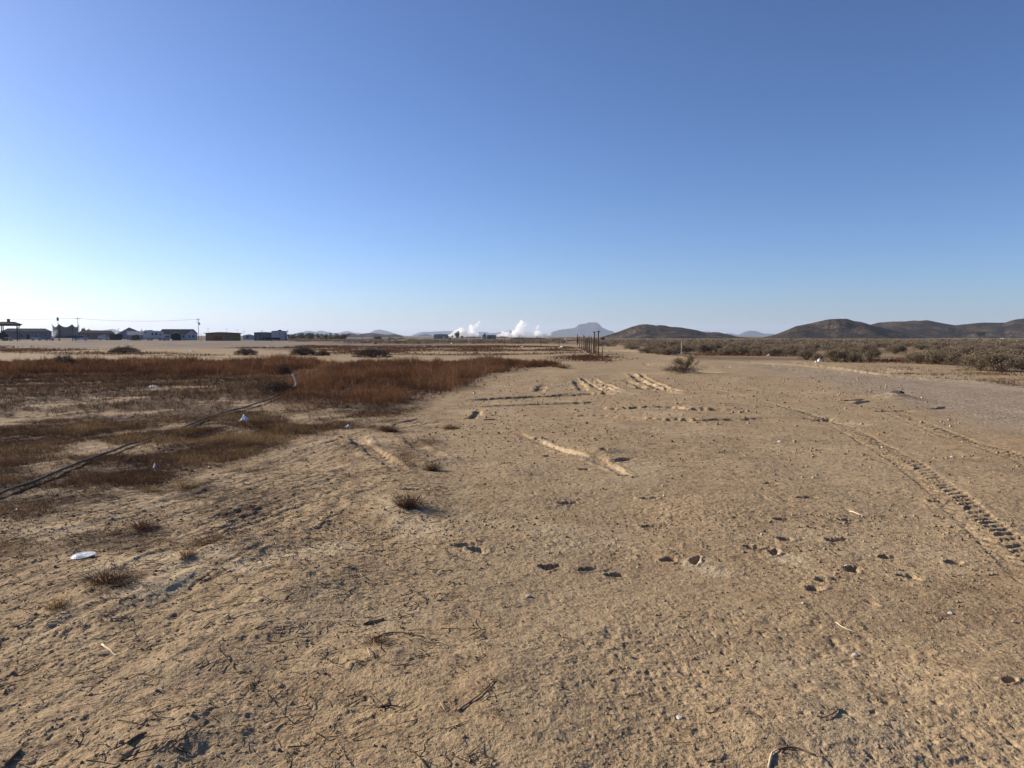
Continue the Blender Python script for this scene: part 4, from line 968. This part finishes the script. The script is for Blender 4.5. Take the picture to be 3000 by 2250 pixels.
# trampoline
def trampoline():
    d = 140; sc = d / F; x, W = place(156, 231, d); z = hz(x, d); t = thing('trampoline', 'round trampoline with a sagging dark net around it', 'trampoline', (x, d, z))
    r = W / 2; hm = .85; n = 32
    ring = lambda rr, zz, k=n: [(rr * math.cos(2 * math.pi * i / k), rr * math.sin(2 * math.pi * i / k), zz) for i in range(k + 1)]
    MB().tube(ring(r, hm), .04, 6).build('ring_frame', M_DKMETAL, t)
    MB().tube([(0, 0, hm - .02), (0, 0, hm)], r * .86, 24).build('mat', M_DKMETAL, t)
    b = MB(); k = n
    V = [p for p in ring(r * .87, hm + .01)[:-1]] + [p for p in ring(r * 1.02, hm + .045)[:-1]] + [p for p in ring(r * 1.04, hm - .22)[:-1]]
    b.add(V, [(i, (i + 1) % k, k + (i + 1) % k, k + i) for i in range(k)] + [(k + i, k + (i + 1) % k, 2 * k + (i + 1) % k, 2 * k + i) for i in range(k)])
    b.build('pad', paint('blue_pad', (.06, .07, .11), var=.3), t)
    for i in range(6):
        a = 2 * math.pi * (i + .5) / 6; cx, cy = r * math.cos(a), r * math.sin(a)
        MB().tube([(cx, cy, -.05), (cx, cy, hm)], .035, 5).build('leg', M_DKMETAL, t)
        hp = zat(949, d) - z if math.cos(a) < 0 else zat(951.5, d) - z
        MB().tube([(cx * 1.03, cy * 1.03, hm), (cx * 1.05, cy * 1.05, hp)], .03, 5).build('net_pole', M_DKMETAL, t)
    # net, sagging between the poles
    V = []; Fc = []; nn = 72; top = zat(950, d) - z
    for i in range(nn):
        a = 2 * math.pi * i / nn; ph = ((a / (2 * math.pi) * 6 - .5) % 1.0); sag = .55 * (1 - (2 * ph - 1) ** 2)
        rr = r * (1.02 - .10 * math.sin(math.pi * ph)); V += [(r * math.cos(a), r * math.sin(a), hm), (rr * math.cos(a) * .97, rr * math.sin(a) * .97, (hm + top) * .5), (rr * math.cos(a), rr * math.sin(a), top - sag)]
    for i in range(nn):
        j = (i + 1) % nn; Fc += [(3 * i, 3 * j, 3 * j + 1, 3 * i + 1), (3 * i + 1, 3 * j + 1, 3 * j + 2, 3 * i + 2)]
    me = bpy.data.meshes.new('net'); me.from_pydata(V, [], Fc); me.update()
    m, tr, bs = mat('net_mesh'); bs.inputs['Base Color'].default_value = (.03, .036, .05, 1); tp = N(tr, 'ShaderNodeBsdfTransparent'); mx = N(tr, 'ShaderNodeMixShader'); mx.inputs[0].default_value = .82
    tr.links.new(tp.outputs[0], mx.inputs[1]); tr.links.new(bs.outputs[0], mx.inputs[2]); tr.links.new(mx.outputs[0], tr.nodes['Material Output'].inputs['Surface'])
    link('net', me, m, t)
trampoline()

# vehicles and trailers
def wheel(t, x, y, r, w_=.2):
    p = MB().tube([(x, y - w_ / 2, r), (x, y + w_ / 2, r)], r, 14).build('wheel', M_DKMETAL, t)
    MB().tube([(x, y - w_ / 2 - .01, r), (x, y - w_ / 2 - .002, r)], r * .55, 10).build('rim', MW['pale'], p)
def car(u, d, L, label, cat, name, m, rz=0., kind='car', H=1.45):
    x = atx(u, d); t = thing(name, label, cat, (x, d, hz(x, d)), rz + turn(x, d)); k = L / 4.5; h = H
    if kind == 'car': out = [(-2.2, .35), (2.2, .35), (2.2, .8), (1.5, .92), (.8, h), (-1.1, h), (-1.9, .95), (-2.25, .85)]; gl = [(1.25, .98), (.72, h - .08), (-1.0, h - .08), (-1.65, .98)]
    elif kind == 'pickup': out = [(-2.3, .4), (2.3, .4), (2.3, 1.0), (1.2, 1.08), (.7, h), (-.5, h), (-.6, 1.05), (-2.3, 1.05)]; gl = [(1.05, 1.12), (.62, h - .1), (-.42, h - .1), (-.46, 1.12)]
    else: out = [(-2.3, .4), (2.3, .4), (2.3, 1.05), (1.85, 1.2), (1.35, h), (-2.25, h)]; gl = [(1.7, 1.25), (1.3, h - .15), (.7, h - .15), (.7, 1.25)]
    MB().prism([(a * k, z) for a, z in out], 0, 1.7).build('body', m, t)
    MB().prism([(a * k, z) for a, z in gl], -.02, -.003).build('side_window', M_GLASS, t)
    for sx in (-1.4, 1.4): wheel(t, sx * k, .08, .33)
    return t
car(236, 232, 4.2, 'white car seen partly behind the trampoline', 'car', 'parked_car', MW['white'], kind='car', H=1.6)
car(303, 255, 3.4, 'white van standing before the tan house', 'van', 'parked_van', MW['white'], kind='van', H=1.6)
car(787, 222, 3.4, 'dark car in front of the green shed', 'car', 'parked_car', MW['trim'], kind='car', H=.95)
car(806, 224, 3.0, 'dark car in front of the white shed', 'car', 'parked_car', MW['navy'], kind='car', H=.95)
car(106, 210, 2.6, 'low white car on the yard left of the trampoline', 'car', 'parked_car', MW['white'], kind='car', H=1.0)
car(4, 146, 2.2, 'dark vehicle in the shade at the left edge under the ramada', 'car', 'parked_car', MW['trim'], kind='van', H=1.7)
car(144, 225, 2.2, 'white vehicle just left of the trampoline', 'car', 'parked_car', MW['white'], kind='pickup', H=1.9)
def camper(u0, u1, d, H, label, name, wins, step=False):
    x, W = place(u0, u1, d); t = thing(name, label, 'camper', (x, d, hz(x, d)), turn(x, d))
    out = [(-W / 2, .45), (W / 2 - .3, .45), (W / 2, 1.0), (W / 2 - .1, H - .35), (W / 2 - .7, H - .05), (-W / 2 + .1, H), (-W / 2, H - .2)]
    if step: out = [(-W / 2, .45), (W / 2, .45), (W / 2, H - .55), (W / 2 - 1.6, H - .25), (-.1, H - .25), (-.3, H), (-W / 2 + .5, H - .08), (-W / 2, H - .45)]
    MB().prism(out, 0, 2.4).build('body', MW['white'], t)
    MB().prism([(-W / 2 + .02, .7), (W / 2 - .25, .7), (W / 2 - .2, .95), (-W / 2 + .02, .95)], -.012, -.002).build('stripe', MW['bluegrey'], t)
    for fx, z0, w_, h_ in wins: 
        f = MB().box(fx * W - w_ / 2 - .05, fx * W + w_ / 2 + .05, -.03, -.003, z0 - .05, z0 + h_ + .05).build('window', MW['pale'], t)
        MB().box(fx * W - w_ / 2, fx * W + w_ / 2, -.045, -.032, z0, z0 + h_).build('pane', M_GLASS, f)
    for sx in (-.25, -.1, .3): wheel(t, sx * W, .1, .36)
camper(420, 480, 235, 3.35, 'long white motor home with a stepped roof and dark windows', 'motor_home', [(-.40, 2.3, .35, .35), (-.05, 1.7, .5, .75), (.13, 1.7, .6, .75), (.32, 1.7, .5, .4)], True)
camper(474, 499, 228, 1.9, 'small white camper trailer right of the motor home', 'camper_trailer', [(.12, 1.1, 1.2, .45)])
camper(1137, 1157, 380, 1.75, 'white windowed trailer before the low brown hills', 'white_trailer', [(-.3, .9, .5, .5), (-.05, .9, .5, .5), (.2, .9, .5, .5)])

# junk, crates, fence
def boxes(name, label, cat, u, d, items, m, group=None):
    x = atx(u, d); t = thing(name, label, cat, (x, d, hz(x, d)), turn(x, d), group)
    for k, (a, b, y0, y1, z0, z1, nm) in enumerate(items): MB().box(a, b, y0, y1, z0, z1).build(nm, m if not isinstance(m, (list, tuple)) else m[k], t)
    return t
boxes('lean_to', 'dark lean to shelter filled with junk before the barn', 'shelter', 335, 262, [(-1.6, 2.9, 0, 3, 2.0, 2.12, 'roof'), (-1.5, -1.35, 0, .15, 0, 1.997, 'post'), (2.6, 2.75, 0, .15, 0, 1.997, 'post'), (-1.4, 2.5, 2.6, 2.8, 0, 1.997, 'back_wall'), (-1.2, .4, .5, 2, 0, 1.3, 'crate_pile')], MW['wood'])
boxes('scrap_pile', 'heap of mixed scrap boards left of the motor home', 'scrap', 396, 240, [(-1.6, -.6, 0, 1, 0, .5, 'crate'), (-.5, .5, .2, 1, 0, .8, 'crate'), (.6, 1.7, .1, 1, 0, .4, 'crate')], [MW['dim'], MW['wood'], MW['tan']])
boxes('grey_chest', 'grey box on legs left of the trampoline', 'box', 137, 150, [(-.6, .6, 0, .6, .35, .85, 'chest_body'), (-.62, .62, -.02, .62, .853, .9, 'chest_top'), (-.5, -.44, .1, .2, 0, .347, 'leg'), (.44, .5, .1, .2, 0, .347, 'leg')], [MW['dim'], MW['pale'], M_DKMETAL, M_DKMETAL])
boxes('rusty_tank', 'rusty box tank standing before the ochre shed', 'tank', 638, 222, [(-1.2, 1.2, 0, 1, .05, 1.35, 'tank_body'), (-1.0, -.8, .1, .9, -.1, .047, 'skid'), (.8, 1.0, .1, .9, -.1, .047, 'skid')], M_RUST)
b = MB().tube([(-.5, 0, 0), (.5, .1, .75)], [.09, .07], 6); x = atx(706, 215); tag(b.build('white_plank', M_WHITE, loc=(x, 215, hz(x, 215))), 'white plank leaning at the end of the ochre shed', 'plank')
lump('dirt_mound', 1168, 1007, 2.6, M_GROUND, 'pale dirt mound before the white trailer', 'mound', xy=(atx(1168, 165), 165), flat=.28, seed=2)
lump('dark_mound', 1120, 1000, 3.2, paint('dark_spoil', (.06, .05, .045), var=.3, scale=.8), 'dark spoil heap left of the white trailer', 'mound', xy=(atx(1100, 330), 330), flat=.55, seed=3)
lump('dark_mound', 1180, 1000, 3.0, paint('dark_spoil', (.06, .05, .045), var=.3, scale=.8), 'dark spoil heap right of the white trailer', 'mound', xy=(atx(1172, 335), 335), flat=.5, seed=4)
x = atx(1100, 138); t = thing('orange_drum', 'orange drum lying at the edge of the far scrub', 'drum', (x, 138, hz(x, 138)))
MB().tube([(-.22, 0, .28), (.22, .1, .28)], .28, 12).build('drum_body', M_ORANGE, t); MB().tube([(-.24, -.005, .28), (-.223, -.003, .28)], .29, 12).build('drum_lid', MW['pale'], t)

# ------------------------------------------------------------------ poles, wires, posts, sign
def utility_pole(u, d, vtop, label, arm=1.2, transformer=False, group=None, r=.11, cols=None, lamp=False):
    x = atx(u, d); z = hz(x, d); t = thing('utility_pole', label, 'pole', (x, d, z), 0, group); h = zat(vtop, d) - z
    MB().tube([(0, 0, -.4), (0, 0, h)], [r, r * .75], 8).build('pole', M_POST, t)
    if arm: 
        MB().box(-arm, arm, -r - .09, -r - .002, h - .75, h - .63).build('crossarm', M_POST, t)
        for k in (-.9, -.45, .45, .9): MB().tube([(arm * k, -r - .05, h - .628), (arm * k, -r - .05, h - .42)], .035, 5).build('insulator', M_DKMETAL, t)
    if transformer: MB().tube([(r + .28, 0, h - 2.6), (r + .28, 0, h - 1.7)], .25, 10).build('transformer', M_DKMETAL, t); MB().box(-.85, -r, -.05, .05, h - 1.6, h - 1.5).build('lower_arm', M_POST, t)
    if lamp: MB().tube([(0, 0, h + .01), (0, 0, h + .9)], [.28, .22], 8).build('lamp_head', M_DKMETAL, t)
    return (x, d, z + h - .43)
A = utility_pole(229.5, 310, 929.5, 'utility pole with a crossarm right of the trampoline', 1.1)
B = utility_pole(582, 285, 932, 'utility pole with a transformer between the white house and the ochre shed', .7, True)
C0 = (atx(-160, 330), 330, A[2] + .5)
def wire(p, q, sag, label):
    p, q = Vector(p), Vector(q); L = [(p.lerp(q, i / 16) + Vector((0, 0, -sag * 4 * (i / 16) * (1 - i / 16)))) - p for i in range(17)]
    tag(MB().tube(L, .035, 4).build('power_line', M_WIRE, loc=p), label, 'wire', 'power lines over the yard')
wire(A, B, 1.0, 'power line between the two tall utility poles'); wire(C0, A, .6, 'power line running left out of the picture from the pole by the trampoline')
utility_pole(171, 200, 940, 'lamp post with a dark head behind the trampoline', 0, lamp=True, r=.06)
for k, (u, d, vt, ar, lb) in enumerate([(610, 700, 961, 1.2, 'tiny utility pole over the left end of the ochre shed'), (664, 700, 962, 1.4, 'tiny utility pole over the middle of the ochre shed'), (696, 800, 964, 1., 'tiny utility pole over the right end of the ochre shed'),
                              (715, 600, 968, 1.2, 'tiny utility pole over the small pale house'), (347, 500, 961, .9, 'utility pole left before the pale barn'), (336, 620, 968, .0, 'thin far pole over the tiled roof right end'), (843, 236, 965, .25, 'thin mast at the right side of the white shed'),
                              (1060, 170, 978, 0, 'bare pole in front of the low brown hills'), (768, 600, 967, 1., 'tiny pole over the green shed'), (58, 150, 957, 0, 'dark single post right of the ramada'), (373, 235, 973, 0, 'dark pole among the junk by the blue grey barn'), (416, 235, 962, .3, 'post with a small arm left of the motor home'),
                              (1681, 420, 988, .8, 'far utility pole by the end of the road'), (1530, 420, 984, .4, 'thin far pole before the right steam cloud')]):
    utility_pole(u, d, vt, lb, ar, r=.09 if d > 400 else .05)
# row of bare posts
posts = [(1752.5, 973, 1044, 1), (1746, 992, 1038, 0), (1741, 974.5, 1038, 1), (1738, 992, 1036.5, 0), (1732, 987, 1036, 0), (1727.5, 992, 1034, 0), (1725, 984, 1033, 0), (1721, 991, 1031.5, 0), (1718.5, 988, 1030, 0), (1715.5, 993, 1028.5, 0), (1713, 984, 1027, 0), (1709, 983, 1025.5, 0), (1704, 987, 1024.5, 0), (1698, 985, 1023, 0)]
for k, (u, vt, vb, cap) in enumerate(posts):
    x, y = gp(u, vb); z = hfull(x, y); h = zat(vt, y) - z
    t = thing('fence_post', ['tall capped post nearest in the row beside the sign', None, 'second tall capped post in the row, farther back'][k] if cap and k in (0, 2) else 'bare weathered post in the row running back from the sign', 'post', (x, y, z), 0, 'posts in the row behind the sign')
    r = .055 if cap else .045
    MB().tube([(0, 0, -.3), (0, 0, h)], [r, r * .9], 7).build('post', M_POST, t)
    if cap: MB().tube([(0, 0, h + .003), (0, 0, h + .03), (0, 0, h + .07)], [.06, .15, .15], 10).build('cap', M_DKMETAL, t)
    else: MB().tube([(0, 0, h + .002), (0, 0, h + .025)], [r * .9, r * .5], 7).build('post_top', M_POST, t)
x = atx(1692, 118); t = thing('marker_post', 'far dark post with a reddish box at the end of the post row', 'post', (x, 118, hz(x, 118)))
MB().tube([(0, 0, -.2), (0, 0, zat(979, 118) - hz(x, 118))], .06, 6).build('post', M_POST, t); MB().box(-.16, .16, -.18, -.065, .45, 1.35).build('box', M_RUST, t)
def sign():
    x, y = gp(1765.5, 1052); z = hfull(x, y); sc = y / F; t = thing('warning_sign', 'dark red and white sign plate on a thin brown post', 'sign', (x, y, z), R(-6))
    MB().tube([(0, .03, -.3), (0, .03, zat(986, y) - z)], .028, 7).build('post', M_POST, t)
    z0, z1 = zat(1006, y) - z, zat(989.5, y) - z; W = 12 * sc; H = z1 - z0
    MB().box(-W / 2, W / 2, -.012, 0, z0 + H * .66, z1).build('red_panel', M_RED, t)
    MB().box(-W / 2, W / 2, -.012, 0, z0 + H * .34, z0 + H * .655).build('white_panel', M_SIGNW, t)
    MB().box(-W / 2, W / 2 * .93, -.012, 0, z0, z0 + H * .335).build('lower_panel', M_SIGNG, t)
    MB().box(-W * .36, W * .36, -.016, -.0125, z0 + H * .42, z0 + H * .50).build('worn_lettering', M_SIGNG, t)
    MB().box(-W * .30, -W * .06, -.016, -.0125, z0 + H * .84, z0 + H * .92).build('worn_mark', M_SIGNG, t)
sign()
def stake(u, vt, vb, r, m, label, name='stake'):
    x, y = gp(u, vb); z = hfull(x, y); h = zat(vt, y) - z
    o = MB().tube([(0, 0, -.2), (.01, 0, h * .5), (0, 0, h - .03), (0, 0, h)], [r, r, r, r * .5], 6).build(name, m, loc=(x, y, z)); tag(o, label, 'stake', 'stakes standing in the field')
stake(1996, 1000, 1040, .032, M_POSTPALE, 'pale straight stake at the edge of the scrub above the lone bush')
for u, vt, vb, lb in [(1008, 985, 1009, 'thin stake right of the far tree row'), (1213, 987, 1009, 'thin dark stake left of the warehouse'), (1320, 986, 1012, 'thin stake below the low tree by the steam'), (1372, 990, 1013, 'pale thin stake right of the rounded tree'),
                      (1478, 990, 1015, 'thin stake right of the boxy building'), (1584, 985, 1017, 'dark thin stake below the right steam cloud'), (1638, 990, 1015, 'thin stake below the small dark roofed house'), (590, 976, 1001, 'thin stake right of the transformer pole'), (853, 978, 1003, 'dark stake at the left end of the far trees'), (946, 980, 1003, 'dark stake at the right end of the far trees')]:
    stake(u, vt, vb, .035, M_POSTPALE if 'pale' in lb else M_POST, lb)

# ------------------------------------------------------------------ scattered white litter
def rag(u, vb, w_, h_, label, seed, flat=False, cat='litter', name='white_rag'):
    x, y = gp(u, vb); z = hfull(x, y) if y < 60 else hz(x, y); rng = np.random.default_rng(seed); n = 7
    g = np.linspace(-.5, .5, n); V = []
    for i in g:
        for j in g:
            k = rng.normal(0, .09); ridge_ = 1 - abs(i) * 1.5
            V.append((i * w_ * (1 + k), j * w_ * .8 + rng.normal(0, .06) * w_, max(.01, h_ * (ridge_ * (.55 + .45 * math.cos(j * 4 + seed)) + rng.normal(0, .13)))))
    Q = [(i * n + j, (i + 1) * n + j, (i + 1) * n + j + 1, i * n + j + 1) for i in range(n - 1) for j in range(n - 1)]
    me = bpy.data.meshes.new(name); me.from_pydata(V, [], Q); me.update(); o = link(name, me, M_WHITE, loc=(x, y, z + .005)); o.rotation_euler = (0, 0, rng.uniform(0, 3))
    s = o.modifiers.new('thick', 'SOLIDIFY'); s.thickness = .008
    tag(o, label, cat, 'white litter on the ground')
for k, a in enumerate([(715, 1236, .16, .12, 'white crumpled paper beside the pipe on the dark stubble'), (90, 1020, .35, .28, 'white rag on the ground below the ramada'), (868, 1036, .5, .5, 'white bag caught in the dark shrub mound'),
    (828, 1037, .3, .2, 'small white scrap left of the dark shrub mound'), (1718, 1037, .28, .22, 'white scrap lying below the row of posts'), (2252, 1044, .28, .2, 'white rag in front of the red grass strip on the right'),
    (2400, 1063, .22, .26, 'tall white rag before the small tan bush'), (2389, 1064, .12, .1, 'tiny white scrap left of the tall white rag'), (1985, 1035, .2, .25, 'white scrap left of the pale stake'), (1779, 1015, .6, .35, 'white rag at the scrub edge right of the sign'),
    (1533, 1017, .7, .2, 'white board lying in the far field below the right steam'), (1023, 1010, .8, .35, 'white sheet at the edge of the far scrub, left'), (1110, 1015, .4, .25, 'white scrap just below the orange drum'), (1322, 1008, .4, .35, 'white scrap hanging low by the thin stake near the steam'),
    (1642, 1018, .7, .2, 'pinkish white board left of the far road end'), (1048, 1060, .25, .22, 'white scrap lying on top of the red grass'), (365, 1225, .05, .04, 'tiny white scrap left of the pipe'), (455, 1367, .05, .06, 'tiny white scrap in the left stubble below the pipe'),
    (1020, 1249, .1, .06, 'curled white scrap at the end of the dark stubble'), (450, 1138, .3, .06, 'flat white scrap on the far side of the pipe'), (500, 1000, .8, .5, 'white rag on the ground before the camper trailer'), (357, 1000, .9, .5, 'white rag on the ground before the lean to'), (753, 1000, .35, .5, 'white jug before the green shed'), (563, 1030, .4, .15, 'white scrap on the yard below the transformer pole'),
    (788, 1016, .5, .2, 'white scrap on bare ground below the green shed')]):
    rag(*a, seed=k)

# ------------------------------------------------------------------ steam
def steam(name, label, blobs, d, seed):
    import bmesh
    bm = bmesh.new(); cx = sum(b[0] for b in blobs) / len(blobs); x0 = atx(cx, d); z0 = hz(x0, d)
    rr = random.Random(seed)
    for (u, v, r) in blobs:
        c = Vector((atx(u, d) - x0, rr.uniform(-1, 1) * 6, zat(v, d) - z0)); rad = 1.22 * r * d / F
        g = bmesh.ops.create_icosphere(bm, subdivisions=3, radius=rad)
        for vt in g['verts']:
            q = vt.co; n_ = float(perlin(np.array([q.x / rad * 1.4 + u + q.y / rad]), np.array([q.z / rad * 1.4 + v - q.y / rad * .6]))[0]); vt.co = q * (1 + .35 * n_) + c
    me = bpy.data.meshes.new(name); bm.to_mesh(me); bm.free()
    m = bpy.data.materials.new('steam'); m.use_nodes = True; t = m.node_tree; t.nodes.remove(t.nodes['Principled BSDF'])
    pv = N(t, 'ShaderNodeVolumePrincipled'); pv.inputs['Color'].default_value = (1, 1, 1, 1); pv.inputs['Anisotropy'].default_value = .3
    tc = N(t, 'ShaderNodeTexCoord'); nz = noise(t, .10, 6, .65, tc.outputs['Object'])
    mr = N(t, 'ShaderNodeMapRange'); mr.inputs['From Min'].default_value = .36; mr.inputs['From Max'].default_value = .76; mr.inputs['To Max'].default_value = .30
    t.links.new(nz, mr.inputs['Value']); t.links.new(mr.outputs[0], pv.inputs['Density']); t.links.new(pv.outputs[0], t.nodes['Material Output'].inputs['Volume'])
    m.cycles.volume_step_rate = .25
    o = link(name, me, m, loc=(x0, d, z0)); rm = o.modifiers.new('merge', 'REMESH'); rm.mode = 'VOXEL'; rm.voxel_size = .8
    tag(o, label, 'steam')
steam('steam_cloud', 'white steam cloud rising left of the domed silo', [(1318, 986, 6), (1330, 980, 8), (1345, 974, 10), (1352, 968, 8), (1358, 982, 10), (1372, 984, 8), (1378, 975, 9), (1382, 966, 8), (1380, 958, 6), (1386, 980, 10), (1395, 979, 7), (1390, 960, 5), (1396, 953, 5), (1402, 946, 4.5), (1405, 943, 3)], 1500, 1)
steam('steam_cloud', 'larger white steam cloud rising right of the boxy building', [(1462, 984, 6), (1475, 979, 8), (1487, 977, 8), (1500, 984, 9), (1510, 976, 10), (1518, 966, 9), (1524, 957, 9), (1530, 949, 8), (1537, 950, 6), (1526, 945, 5), (1530, 972, 10), (1535, 984, 9), (1548, 984, 8), (1560, 981, 9), (1570, 977, 7), (1578, 974, 6), (1577, 957, 4), (1573, 963, 4), (1585, 984, 8), (1598, 985, 7), (1608, 980, 6), (1613, 976, 4)], 1500, 2)

# ------------------------------------------------------------------ haze
def haze():
    m = bpy.data.materials.new('haze_air'); m.use_nodes = True; t = m.node_tree; t.nodes.remove(t.nodes['Principled BSDF'])
    pv = N(t, 'ShaderNodeVolumePrincipled'); pv.inputs['Color'].default_value = (.66, .79, 1, 1); pv.inputs['Density'].default_value = 6.5e-5
    pv.inputs['Density Attribute'].default_value = ''; pv.inputs['Anisotropy'].default_value = .2
    t.links.new(pv.outputs[0], t.nodes['Material Output'].inputs['Volume'])
    o = MB().box(-15500, 15500, -15500, 15500, -9, 190).build('haze', m); tag(o, kind='stuff')
haze()
